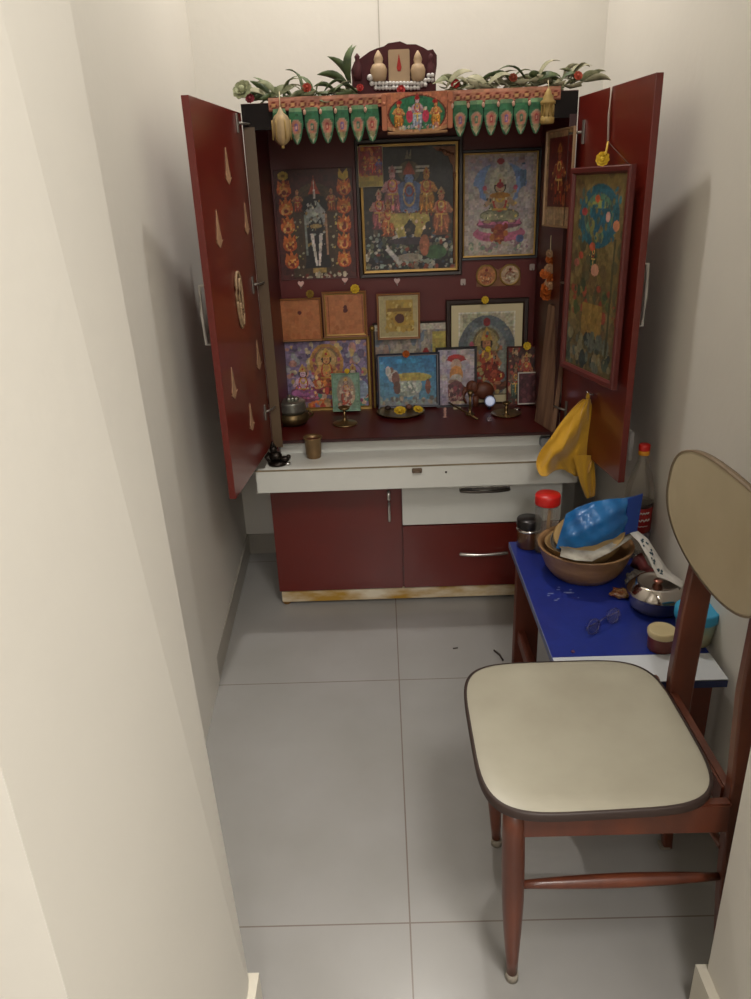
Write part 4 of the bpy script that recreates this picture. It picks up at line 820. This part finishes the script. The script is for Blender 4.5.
q = cp(399, 66); fl_ = [(0, .030), (.004, .01), (.007, -.005), (.004, -.014), (-.004, -.014), (-.007, -.005), (-.004, .01)]
MB().prism(fl_, (q.x, YC-.006, q.z), (1, 0, 0), (0, 0, 1), (0, -1, 0), .002).build('flame_mark', RFLOWER, t)
for px, s in ((379, 1), (418, .9)):
    q0 = cp(px, 82); MB().lathe([(.017*s, 0), (.022*s, .012), (.024*s, .03), (.018*s, .042), (.011*s, .047), (.014*s, .056), (.010*s, .066), (.002, .078)], (q0.x, YC-.002, q0.z), 14).build('figure', CRM, t)
for px, s in ((358, .8), (431, .8)):
    q0 = cp(px, 80); MB().lathe([(.010, 0), (.013, .012), (.011, .035), (.006, .05), (.008, .058), (.002, .066)], (q0.x, YC+.002, q0.z), 12).build('side_figure', MAR2, t)
mb = MB()
for k in range(34):
    q = cp(376+(k//2)*3.5, 84+(k % 2)*4.5-(3 if k > 26 else 0)-(k > 29)*5)
    mb.ball((q.x, YC-.010-.003*(k % 3), q.z), .0062, 8)
q0, q1 = cp(370, 78), cp(372, 84); mb.ball((q0.x, YC-.008, q0.z), .009, 8).ball((q1.x, YC-.008, q1.z), .007, 8)
mb.build('white_beads', mat('white_beads', '#c4c0bc', .5), t)
MB().box(cp(353, 88).x, cp(436, 88).x, YC-.004, YC+.03, ZC, cp(400, 84).z, .002).build('base', MAR2, t)

# leaf garlands along the top
def leaf_mesh(L, w, curl):
    bm = bmesh.new(); n = 7; rows = []
    for i in range(n+1):
        s = i/n; x = L*s; hw = w*math.sin(PI*min(1, s*1.02))**.7*(1-.25*s)+.0004; z = curl*math.sin(s*2.6)
        rows.append([bm.verts.new((x, -hw, z+hw*.35)), bm.verts.new((x, 0, z)), bm.verts.new((x, hw, z+hw*.35))])
    for a, b_ in zip(rows, rows[1:]):
        for k in (0, 1):
            f = bm.faces.new((a[k], a[k+1], b_[k+1], b_[k])); f.smooth = True
    me = bpy.data.meshes.new('leaf'); bm.to_mesh(me); bm.free(); return me
LM = [leaf_mesh(.080, .015, .016), leaf_mesh(.065, .013, -.016), leaf_mesh(.095, .014, .03)]
LMS = []
for m in (DRYLEAF, GREENLEAF, mat('pale_dry_leaf', '#a8a288', .75, var_hex='#7c7a5c', vscale=25)):
    for me in LM:
        k = me.copy(); k.materials.append(m); LMS.append(k)
rg = random.Random(9)
def garland(label, x0, x1, n, palette, flowers, cord_z, rise):
    t = thing('leaf_garland', label, 'garland', ((x0+x1)/2, 2.40, ZT))
    off = V(t.location)
    MB().tube([(x0+(x1-x0)*i/12, 2.395+.008*math.sin(i*1.7), cord_z+.006*math.sin(i*2.1)) for i in range(13)], .0035, 6).build('cord', mat('garland_cord', '#6c6a4c', .8), t)
    for i in range(n):
        x = x0+(x1-x0)*(i+.5)/n+rg.uniform(-.012, .012)
        o = bpy.data.objects.new('leaf', LMS[rg.choice(palette)]); COL.objects.link(o); o.parent = t
        d = rg.choice((-1, 1)); el = rg.uniform(-.3, rise); az = rg.uniform(-.7, .7)
        o.location = V((x, 2.395+rg.uniform(-.02, .02), cord_z+rg.uniform(0, .012)))-off
        o.rotation_euler = (rg.uniform(-1.2, 1.2), -el, az if d > 0 else PI+az)
        s = rg.uniform(.45, .95); o.scale = (s, s, s)
        md = o.modifiers.new('s', 'SOLIDIFY'); md.thickness = .0008
    for px, py, R, m in flowers:
        q = at(px, py, 2.375); petal_mesh(MB(), q, R, 3, V((0, -1, .4)).normalized()).build('flower', m, t)
    return t
garland('leafy garland with red flowers on the cabinet top, left of the crown ornament', -.34, -.05, 64, (0, 1, 2, 3, 4, 5, 6, 1, 4), [(250, 99, .014, mat('maroon_petals', '#7c1c28', .7)), (307, 88, .014, mat('brick_petals', '#98321c', .7)), (360, 88, .011, RFLOWER), (401, 90, .013, RFLOWER)], 1.640, .75)
garland('dry pale leafy garland on the cabinet top, right of the crown ornament', .20, .585, 96, (0, 1, 2, 6, 7, 8, 7, 8, 5), [(455, 84, .014, RFLOWER), (513, 78, .013, mat('rust_petals', '#8c4028', .7)), (578, 76, .013, mat('orange_red_petals', '#a8442c', .7))], 1.643, .5)
# upright leaf sprigs near the crown
for k, (px, py, a_) in enumerate(((345, 78, 1.25), (341, 72, 1.0), (352, 76, 1.5))): pass
sp_ = thing('leaf_sprig', 'upright dark green leaf sprig left of the crown ornament', 'leaves', at(350, 84, 2.41))
for px, py, el, az in ((349, 84, 1.2, 0), (349, 84, 1.35, .3), (351, 84, .75, PI), (349, 86, .25, PI)):
    o = bpy.data.objects.new('leaf', LMS[5 if px != 350 else 3]); COL.objects.link(o); o.parent = sp_; o.location = at(px, py, 2.41)-sp_.location; o.rotation_euler = (.9, -el, az)
    o.modifiers.new('s', 'SOLIDIFY').thickness = .0008
c = at(243, 91, 2.36)
solo(petal_mesh(MB(), c, .030, 2, V((-.3, -1, .6)).normalized()), 'pale_flower', mat('pale_green_petals', '#8f9270', .7), 'pale green paper flower at the top left corner of the cabinet', 'flower', c-V((0, 0, .02)))
c.z = max(c.z, ZT+.02)

# ================================================================== LOW BLUE TABLE
ZB = .40
TX0, TX1, TY0, TY1 = .362, .716, 1.335, 2.035
tb = thing('low_table', 'low blue-topped wooden table with a white front strip, against the right wall', 'table', ((TX0+TX1)/2, (TY0+TY1)/2, 0))
NAVY = mat('navy_edge', '#1f2c5c', .4)
MB().box(TX0, TX1, TY0, TY1, ZB-.020, ZB-.001).build('tabletop', NAVY, tb)
A = (TX1-TX0)/(TY1-TY0); rs = random.Random(3)
pr = [('r', 0, 0, 2, 1, '#1b2b7c'), ('n', 0, .14, A, 1, 60, .05, ['#1a2a7a', '#1c2d80', '#1b2c7e'])]
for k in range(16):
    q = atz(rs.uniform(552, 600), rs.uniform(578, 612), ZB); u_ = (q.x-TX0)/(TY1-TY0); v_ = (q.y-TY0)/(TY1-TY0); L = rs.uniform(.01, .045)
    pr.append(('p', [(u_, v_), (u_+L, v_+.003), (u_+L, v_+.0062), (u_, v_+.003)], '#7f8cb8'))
print_mesh('blue_sheet', [V((TX0, TY0+.098, ZB)), V((TX1, TY0+.098, ZB)), V((TX1, TY1, ZB)), V((TX0, TY1, ZB))], pr, print_mat('blue_laminate', .35, .1), tb, res=.0030, seed=30, mottle=.12)
MB().box(TX0, TX1, TY0, TY0+.098, ZB-.003, ZB+.0005).build('white_strip', mat('white_strip', '#c9cdd2', .4), tb)
MB().box(TX0-.002, TX0, TY0, TY1, ZB-.018, ZB).build('edge_band', mat('grey_blue_edge', '#5c6488', .5), tb)
for x in (TX0+.012, TX1-.085):
    for y in (TY0+.03, TY1-.085):
        MB().box(x, x+.070, y, y+.040, 0, ZB-.02, .002).build('leg', LEG_WOOD, tb)
for x in (TX0+.02, TX1-.045): MB().box(x, x+.022, TY0+.07, TY1-.08, .10, .14, .002).build('stretcher', LEG_WOOD, tb)
MB().box(TX0+.06, TX1-.06, TY1-.075, TY1-.055, ZB-.07, ZB-.02).build('apron', LEG_WOOD, tb)
c = atz(573, 652, ZB); MB().lathe([(.005, 0), (.004, .003), (0, .004)], (c.x, c.y, ZB), 10).build('screw_cap', mat('purple_cap', '#4c2c50', .5), tb)

def on_table(px, py): return atz(px, py, ZB)
# dark lidded steel jar
p = on_table(528, 546); t = thing('spice_jar', 'small brown glass jar with a dark metal lid at the back left of the table', 'jar', p)
MB().lathe([(.031, 0), (.034, .004), (.034, .060), (.031, .068)], p, 26).build('body', mat('brown_glass', '#5c3a22', .15, .1, var=.4, vscale=30, coat=.5), t)
MB().lathe([(.035, .064), (.036, .068), (.036, .088), (.034, .091), (0, .092)], p, 26).build('lid', mat('dark_lid', '#2e2a2a', .3, .6), t)
MB().lathe([(.0345, .054), (.0362, .057), (.0345, .062)], p, 26).build('collar', STEEL, t)
# red lidded plastic jar
p = on_table(545, 550); t = thing('plastic_jar', 'tall clear plastic jar with a bright red lid beside the brown bowl', 'jar', p)
CLEAR = mat('clear_plastic', '#d8d4c8', .12, trans=.8, alpha=.45)
MB().lathe([(.031, 0), (.034, .004), (.034, .140), (.030, .150)], p, 26).build('body', CLEAR, t)
MB().lathe([(0, .004), (.029, .004), (.029, .045), (.026, .052), (0, .054)], p, 22).build('contents', mat('beige_powder', '#9c7c54', .9, var=.2, vscale=60), t)
MB().lathe([(.035, .148), (.036, .150), (.036, .174), (.034, .178), (0, .179)], p, 26, wob=lambda a, z: .01*math.cos(30*a)).build('lid', mat('red_plastic', '#c8201c', .35), t)
MB().tube([p+V((.004, 0, .05)), p+V((.006, -.004, .13))], .005, 8).build('spoon', mat('wooden_spoon', '#a88050', .6), t)
# amber tumbler between jar and bowl
p = on_table(537, 558)
# brown bowl
p = on_table(583, 572); RB = .124
BR = mat('tan_plastic_bowl', '#94714d', .38, var_hex='#785637', vscale=9, stretch=(1, 1, 4), coat=.2)
solo(MB().lathe([(.066, 0), (.086, .004), (.103, .026), (.115, .055), (RB, .084), (RB+.004, .089), (RB+.002, .091), (.117, .087), (.109, .055), (.096, .028), (.076, .008), (0, .007)], p, 48, wob=lambda a, z: .006*math.cos(22*a)), 'brown_bowl', BR, 'round tan-brown bowl full of dishes in the middle of the blue table', 'bowl', p)
pb = p.copy()
NST = 'dishes stacked inside the brown bowl'
def tilt_lathe(prof, c, ax, n=40): return MB().lathe(prof, c, n, axis=ax)
solo(tilt_lathe([(.05, 0), (.07, .004), (.094, .032), (.102, .052), (.104, .054), (.097, .05), (.086, .024), (0, .008)], pb+V((.002, .006, .044)), (-.10, .05, 1)), 'cane_sieve', mat('cane', '#9c7c50', .6, bump=.5, bscale=150), 'woven cane rim of the outer dish nested in the brown bowl', 'dish', pb+V((0, 0, .04)), NST)
solo(tilt_lathe([(.04, 0), (.06, .004), (.076, .022), (.08, .034), (.082, .035), (.075, .030), (0, .008)], pb+V((-.008, .002, .070)), (-.16, -.16, 1)), 'steel_dish', mat('dull_steel', '#a8a094', .3, .7, var=.2, vscale=20), 'dull steel dish tilted inside the brown bowl', 'dish', pb+V((0, 0, .065)), NST)
solo(tilt_lathe([(.05, 0), (.075, .006), (.092, .014), (.094, .017), (.088, .014), (0, .004)], pb+V((.010, .0, .106)), (-.22, -.20, 1)), 'wooden_plate', mat('tan_plate', '#a88a58', .5, var=.2, vscale=15), 'tan plate lying on top of the dishes under the blue packet', 'plate', pb+V((0, 0, .10)), NST)
# newspaper strip on the bowl
def strip(pts_l, pts_r, th=.0015):
    a = [V(q) for q in pts_l]; b_ = [V(q) for q in pts_r]; loops = [[x, y, y-V((0, 0, th)), x-V((0, 0, th))] for x, y in zip(a, b_)]
    return MB().loft(loops)
pN = [(560, 556, .555), (575, 560, .552), (592, 561, .555), (612, 551, .562), (633, 537, .58)]
l1 = [atz(x, y, z-.05) for x, y, z in pN]; l2 = [atz(x+2, y-10, z-.044) for x, y, z in pN]
solo(strip(l1, l2), 'paper_sheet', mat('white_paper', '#b8b4a8', .7, var_hex='#7c7468', vscale=22), 'folded whitish paper lying across the dishes in the bowl', 'paper', l1[2])
# printed packaging at right
pN = [(632, 531, .60), (641, 540, .595), (650, 556, .57), (659, 574, .535), (672, 579, .53), (684, 586, .525)]
wd = [(8, -2), (9, -3), (9, -5), (10, -8), (3, -7), (2, -7)]
pw = V((.02, 0, 0))
l1 = [atz(x-2, y+2, z-.05) for x, y, z in pN]; l2 = [atz(x-2+dx, y+2+dy, z-.048) for (x, y, z), (dx, dy) in zip(pN, wd)]
t = thing('printed_wrapper', 'white printed wrapper strip hanging from the bowl towards the steel pot', 'wrapper', l1[3])
strip(l1, l2).build('strip', mat('white_wrapper', '#c9c5bf', .45), t)
mb = MB(); rs = random.Random(8)
for k in range(16):
    s = rs.uniform(.15, .62)*(len(l1)-1); i = int(s); f = s-i; a = l1[i].lerp(l1[i+1], f); b_ = l2[i].lerp(l2[i+1], f); c = a.lerp(b_, rs.uniform(.25, .75))+V((-.0008, -.001, .0012)); r = rs.uniform(.0018, .0035)
    d1 = (b_-a).normalized(); d2 = (l1[i+1]-l1[i]).normalized(); nn = d1.cross(d2).normalized()
    mb.hexa([c-d1*r-d2*r*1.3, c+d1*r-d2*r*1.1, c+d1*r*.8+d2*r, c-d1*r+d2*r*1.4], [c-d1*r-d2*r*1.3+nn*.0008, c+d1*r-d2*r*1.1+nn*.0008, c+d1*r*.8+d2*r+nn*.0008, c-d1*r+d2*r*1.4+nn*.0008])
mb.build('print_marks', mat('teal_ink', '#2c4450', .6), t)
PKY = pb.y-.03
# blue packet
def packet():
    top = [(566, 514), (578, 507), (592, 502), (608, 499), (624, 498), (641, 495)]
    bot = [(556, 548), (571, 553), (588, 554), (604, 550), (620, 544), (635, 533)]
    mb = MB(); n = 20; m_ = 12; F_, B_ = [], []
    for i in range(n+1):
        s = i/n*5; k = min(4, int(s)); f = s-k
        tx, ty = [top[k][j]*(1-f)+top[k+1][j]*f for j in (0, 1)]; bx, by = [bot[k][j]*(1-f)+bot[k+1][j]*f for j in (0, 1)]
        A_, B2 = [], []
        for j in range(m_+1):
            u_ = j/m_; px, py = bx+(tx-bx)*u_, by+(ty-by)*u_
            cxy = i/n
            puff = (math.sin(PI*min(1, max(0, cxy*1.12)))**.6 if 0 < cxy < .89 else 0)*math.sin(PI*u_)**.6
            wr = .0035*math.sin(i*1.3+j*.9)+.003*math.sin(i*.6-j*1.5)
            Y0 = PKY+.03*u_
            A_.append(at(px, py, Y0-.036*puff-wr*(1 if puff > .1 else .4))); B2.append(at(px, py, Y0+.030*puff+.002))
        F_.append(A_); B_.append(B2)
    mb.loft(F_, close=False); mb.loft([r[::-1] for r in B_], close=False)
    bmesh.ops.remove_doubles(mb.bm, verts=mb.bm.verts, dist=.0004)
    return mb
pk = packet()
bk = thing('blue_packet', 'shiny blue plastic pouch lying on top of the dishes in the bowl', 'packet', at(600, 545, PKY))
pk.build('pouch', mat('blue_foil', '#124c8a', .38, .1, var_hex='#1d6cab', vscale=14, coat=.3), bk)
a = [at(628, 499, PKY+.02), at(643, 494, PKY+.03), at(637, 532, PKY), at(624, 538, PKY-.01)]
MB().hexa(a, [p+V((0, .004, 0)) for p in a]).build('sealed_end', mat('deep_blue_foil', '#1d3f94', .3, .15), bk)
# steel pot
p = on_table(655, 607); t = thing('steel_pot', 'shiny lidded stainless steel pot on the blue table near the wall', 'pot', p)
MIR = mat('bright_steel', '#b9b2ac', .12, 1.)
MB().lathe([(.050, 0), (.061, .005), (.067, .022), (.069, .040), (.072, .044), (.069, .046)], p, 40).build('body', MIR, t)
MB().lathe([(.073, .043), (.074, .047), (.069, .056), (.056, .070), (.051, .074), (.045, .072), (.034, .068), (0, .068)], p, 40).build('lid', MIR, t)
MB().lathe([(.009, .067), (.007, .070), (.012, .074), (.010, .077), (0, .078)], p, 18).build('knob', mat('copper_knob', '#a06c5c', .3, .8), t)
# second small steel bowl edge + crumpled plastic wrapper
def blob(name, c, r, m, label, cat, sq=(1, 1, .5), amp=.35, seed=1):
    mb = MB().ball(c, r, 20, sq); rn = random.Random(seed)
    from mathutils import noise
    for v in mb.bm.verts:
        n_ = noise.noise((v.co-V(c))*90+V((seed, 0, 0))); v.co += (v.co-V(c))*n_*amp
    for f in mb.bm.faces: f.smooth = False
    return solo(mb, name, m, label, cat, V(c)-V((0, 0, r*sq[2]*.6)))
c = on_table(621, 597)+V((0, 0, .012)); blob('crumpled_wrapper', c, .022, mat('amber_wrapper', '#a88a54', .25, trans=.3, var_hex='#7c3c24', vscale=60), 'crumpled amber plastic wrapper between the bowl and the steel pot', 'wrapper', (1.2, .8, .5), .5, 3)
c = on_table(641, 590)+V((0, 0.03, .016)); blob('crumpled_bag', c, .034, mat('clear_bag', '#a8a098', .2, trans=.5), 'crumpled clear plastic bag behind the steel pot', 'bag', (1, .8, .6), .4, 7)
# eyeglasses
GL = mat('smoke_frame', '#3a3a6c', .25); p1 = on_table(593, 633); p2 = on_table(613, 622)
t = thing('eyeglasses', 'folded thin-rimmed eyeglasses lying on the blue table', 'eyeglasses', (p1+p2)/2)
ax = (p2-p1).normalized()
for p in (p1, p2):
    MB().tube([p+ax*.021*math.cos(a)+V((0, 0, .018))+V((0, .006, .016))*math.sin(a) for a in [i*2*PI/20 for i in range(21)]], .0014, 6).build('rim', GL, t)
    MB().lathe([(.018, -.0004), (.0185, 0), (.018, .0004)], p+V((0, 0, .018)), 20, axis=(0, -.9, .35)).build('lens', mat('lens_glass', '#ffffff', .02, trans=1.), t)
MB().tube([p1+ax*.020+V((0, 0, .022)), (p1+p2)/2+V((0, 0, .027)), p2-ax*.020+V((0, 0, .022))], .0015, 6).build('bridge', GL, t)
for p, s in ((p1, -1), (p2, 1)): MB().tube([p+ax*s*.021+V((0, 0, .02)), p+ax*s*.022+V((0, .01, .016)), p-ax*s*.07+V((0, .022, .006))], .0014, 6).build('temple', GL, t)
# cream lid jar
p = on_table(660, 648); t = thing('cream_jar', 'small red-brown jar with a cream lid at the front of the blue table', 'jar', p)
MB().lathe([(.027, 0), (.029, .003), (.030, .036), (.029, .040)], p, 28).build('body', mat('red_brown_plastic', '#6a2f28', .35), t)
MB().lathe([(.031, .036), (.032, .038), (.032, .049), (.029, .052), (.027, .0515), (0, .051)], p, 28).build('lid', mat('cream_lid', '#c8b78c', .4), t)
# cyan lid tub
p = on_table(693, 640); t = thing('plastic_tub', 'pale plastic tub with a bright cyan lid behind the chair post', 'tub', p)
MB().lathe([(.034, 0), (.038, .003), (.045, .064), (.045, .070)], p, 32).build('body', mat('cloudy_plastic', '#c4b88c', .35, var_hex='#5c9c9c', vscale=12), t)
MB().lathe([(.048, .062), (.049, .066), (.049, .084), (.046, .087), (.042, .085), (0, .085)], p, 32).build('lid', mat('cyan_lid', '#3198c4', .35), t)
# cola bottle by the wall
p = V((.700, 1.93, ZB)); t = thing('drink_bottle', 'clear plastic drink bottle with red cap and red label beside the wall', 'bottle', p)
H = at(643, 444, 1.93).z-ZB
MB().lathe([(.028, 0), (.036, .004), (.040, .02), (.040, .07), (.037, .08), (.037, .165), (.039, .18), (.037, .215), (.027, .25), (.016, .28), (.013, H-.04), (.013, H-.012)], p, 28).build('body', mat('bottle_plastic', '#c8c2b4', .1, trans=.8, alpha=.55), t)
MB().lathe([(.0145, H-.018), (.0150, H-.016), (.0150, H-.002), (.013, H), (0, H)], p, 22, wob=lambda a, z: .02*math.cos(24*a)).build('cap', mat('cap_red', '#c41c14', .4), t)
MB().lathe([(.0145, H-.030), (.0152, H-.028), (.0152, H-.020), (.0145, H-.018)], p, 22).build('cap_ring', mat('cap_yellow', '#d8901c', .4), t)
MB().lathe([(.0378, .156), (.0386, .157), (.0386, .166), (.0378, .167)], p, 28).build('label_band', mat('dark_label_band', '#2a1a1c', .4), t)
lb = MB().lathe([(.0375, .082), (.0385, .083), (.0385, .155), (.0375, .156)], p, 28).build('label', mat('red_label', '#a01c1c', .4), t)
mb = MB()     # white script strokes on the label
for row, (z0, amp, am0, am1, w) in enumerate(((.143, .003, 4.35, 5.2, .0032), (.122, .0035, 4.1, 5.3, .0036), (.104, .001, 4.2, 5.2, .002))):
    pts = []
    for i in range(15):
        a_ = am0+(am1-am0)*i/14; pts.append(p+V((.0392*math.cos(a_), .0392*math.sin(a_), z0+amp*math.sin(i*1.9))))
    mb.tube(pts, w*.55, 5)
mb.build('label_script', mat('label_white', '#d8d0cc', .5), lb)
# red cloth by the wall behind the pot
a = [on_table(663, 556), on_table(700, 600), on_table(684, 604), on_table(655, 570)]
a = [V((.640, 1.80, ZB)), V((.690, 1.80, ZB)), V((.692, 1.50, ZB)), V((.672, 1.50, ZB))]
mb = MB().loft([[V((.668+.01*math.sin(i), 1.86-.03*i, ZB+.002)), V((.680, 1.86-.03*i, ZB+.030+.006*math.sin(i*2))), V((.698, 1.86-.03*i, ZB+.036+.005*math.cos(i*1.7))), V((.708, 1.86-.03*i, ZB+.002))] for i in range(10)])
solo(mb, 'red_plastic_bag', mat('dull_red_plastic', '#6c2c2c', .5, var=.3, vscale=30), 'dull red folded bag along the wall behind the steel pot', 'bag', (.688, 1.76, ZB))

# ================================================================== CHAIR
ch = thing('chair', 'vintage wooden chair with cream laminate seat and curved back, facing left', 'chair', (.36, 1.147, 0))
SX0, SX1, SY0, SY1, SZ = .143, .551, .937, 1.366, .44
def seat_outline(inset=0.):
    pts = []; cx, cy = (SX0+SX1)/2, (SY0+SY1)/2; n = 72
    for k in range(n):
        a = 2*PI*k/n; e = 4.6; c, s = math.cos(a), math.sin(a)
        x = abs(c)**(2/e)*(1 if c > 0 else -1); y = abs(s)**(2/e)*(1 if s > 0 else -1)
        hx, hy = (SX1-SX0)/2-inset, (SY1-SY0)/2-inset
        taper = 1-.035*(x+1)/2      # a little narrower at the back
        pts.append((cx+x*hx, cy+y*hy*taper+.004*(x)))
    return pts
def dish(x, y): 
    u_ = (x-(SX0+SX1)/2)/.2; v_ = (y-(SY0+SY1)/2)/.2; return -.006*max(0, 1-u_*u_)*max(0, 1-v_*v_)
mb = MB(); ol = seat_outline(); L0 = [V((x, y, SZ-.013)) for x, y in seat_outline(.003)]
loops = [L0, [V((x, y, SZ-.001)) for x, y in ol], [V((x, y, SZ)) for x, y in seat_outline(.003)]]
cx, cy = (SX0+SX1)/2, (SY0+SY1)/2
for f in (.8, .6, .4, .2, .02):
    loops.append([V((cx+(x-cx)*f, cy+(y-cy)*f, SZ+dish(cx+(x-cx)*f, cy+(y-cy)*f))) for x, y in seat_outline(.003)])
mb.loft(loops); st = mb.build('seat', CREAM_LAM, ch)
mb = MB(); mb.loft([[V((x, y, SZ-.016)) for x, y in seat_outline(-.002)], [V((x, y, SZ-.001)) for x, y in seat_outline(-.003)], [V((x, y, SZ+.0008)) for x, y in seat_outline(.0)], [V((x, y, SZ+.0008)) for x, y in seat_outline(.003)]], caps=False)
mb.build('edge_band', DARK_EDGE, st)
# aprons
MB().box(.205, .560, .962, .982, .362, .425, .003).build('apron', CHAIR_WOOD, ch)
MB().box(.205, .560, 1.308, 1.328, .372, .425, .003).build('apron', CHAIR_WOOD, ch)
MB().box(.190, .208, .985, 1.31, .372, .425, .003).build('apron', CHAIR_WOOD, ch)
MB().box(.556, .576, .995, 1.26, .380, .432, .004).build('apron', CHAIR_WOOD, ch)
FOOT = mat('grey_rubber_foot', '#8c8478', .6)
def tleg(top, bot, name='leg'):
    top, bot = V(top), V(bot); mb = MB(); prof = [0, .12, .3, .5, .7, .88, 1]; rad = [.0185, .0195, .0205, .020, .0165, .012, .0095]
    mb.tube([top.lerp(bot, s) for s in prof], rad, 16); o = mb.build(name, CHAIR_WOOD, ch)
    MB().tube([bot+V((0, 0, .012)), V((bot.x, bot.y, 0))], [.012, .0125], 14).build('rubber_foot', FOOT, o)
tleg((.196, .972, .425), (.206, .969, .006)); tleg((.205, 1.318, .425), (.223, 1.285, .006))
def rpost(y, y_top, z_top, dx):
    mb = MB(); stn = [(0, .604, .010, .010, y-.003), (.2, .590, .016, .012, y), (.40, .584, .024, .0125, y), (.46, .583, .025, .0125, y), (.62, .583, .025, .0115, y+(y_top-y)*.6), (z_top, .590, .022, .010, y_top)]
    loops = [[V((x+dx-hw, yy-ht, z)), V((x+dx+hw, yy-ht, z)), V((x+dx+hw, yy+ht, z)), V((x+dx-hw, yy+ht, z))] for z, x, hw, ht, yy in stn]
    mb.loft(loops, smooth=False); o = mb.build('rear_post', CHAIR_WOOD, ch, bevel=.004)
    MB().box(.598+dx-.012, .598+dx+.012, y-.014, y+.008, 0, .010, .002).build('rubber_foot', FOOT, o)
rpost(1.268, 1.25, .80, .0); rpost(.985, 1.02, .80, .0)
# stretchers
def stretch(a, b_, r=.011):
    a, b_ = V(a), V(b_); MB().tube([a.lerp(b_, i/8) for i in range(9)], [r*(.6+.55*math.sin(PI*i/8)) for i in range(9)], 12).build('stretcher', CHAIR_WOOD, ch)
stretch((.203, .971, .243), (.575, .984, .236)); stretch((.210, 1.300, .243), (.575, 1.268, .236)); stretch((.57, .99, .30), (.57, 1.262, .30), .010)
# backrest
def back(n_s=40, th=.010):
    cy, cz, hy, hz = 1.163, .838, .210, .103
    def P(u_, w_, off):
        y = cy+u_; z = cz+w_; s = u_/hy
        x = .564-.013*s*s+.05*w_+off
        return V((x, y, z))
    def outl(f):
        l = []
        for k in range(64):
            a = 2*PI*k/64; c, s = math.cos(a), math.sin(a); e = 3.4 if s > 0 else 2.05
            l.append((hy*f*abs(c)**(2/e)*(1 if c > 0 else -1), (hz if s > 0 else .113)*f*abs(s)**(2/e)*(1 if s > 0 else -1)))
        return l
    mb = MB(); loops = [[P(u_, w_, 0) for u_, w_ in outl(f)] for f in (.03, .25, .5, .75, .97, 1)] + [[P(u_, w_, th) for u_, w_ in outl(f)] for f in (1, .75, .5, .25, .03)]
    mb.loft(loops); o = mb.build('backrest', BACK_LAM, ch)
    e = MB().loft([[P(u_, w_, -.0012) for u_, w_ in outl(.985)], [P(u_, w_, -.001) for u_, w_ in outl(1.008)], [P(u_, w_, th+.001) for u_, w_ in outl(1.008)], [P(u_, w_, th+.0012) for u_, w_ in outl(.97)]], caps=False)
    e.build('edge_band', BACK_EDGE, o)
back()

# small debris on the floor
a = atz(494, 651); b_ = atz(503, 661)
solo(MB().tube([a+V((0, 0, .003)), (a+b_)/2+V((.004, 0, .005)), b_+V((0, 0, .003))], .003, 6), 'twig', mat('dark_twig', '#3c3230', .8), 'short dark twig on the floor left of the blue table', 'twig', a)
a = atz(453, 649); solo(MB().tube([a+V((0, 0, .002)), a+V((.016, .003, .002))], .0022, 6), 'twig', mat('dark_twig', '#3c3230'), 'tiny dark scrap on the floor in front of the cabinet', 'twig', a)
for o in bpy.data.objects:
    if '_o' in o: del o['_o']

# ================================================================== LIGHT
def area(name, loc, size, power, color, rot=(0, 0, 0), shape='DISK', sy=None):
    l = bpy.data.lights.new(name, 'AREA'); l.shape = shape; l.size = size; l.energy = power; l.color = color
    if sy: l.size_y = sy
    o = bpy.data.objects.new(name, l); COL.objects.link(o); o.location = loc; o.rotation_euler = rot; return o
area('alcove_lamp', (.06, 2.44, 2.92), .10, 16, (1, .96, .9))
area('room_lamp', (.7, -.3, 2.9), .9, 66, (1, .96, .9))
area('fill_light_far', (.1, -2.3, 2.5), .9, 34, (1, .96, .92), (math.radians(35), 0, 0))  # added fill, not a known lamp; sends level light into the cabinet
w = bpy.data.worlds.new('world'); SC.world = w; w.use_nodes = True; w.node_tree.nodes['Background'].inputs[0].default_value = (.5, .5, .5, 1); w.node_tree.nodes['Background'].inputs[1].default_value = .2
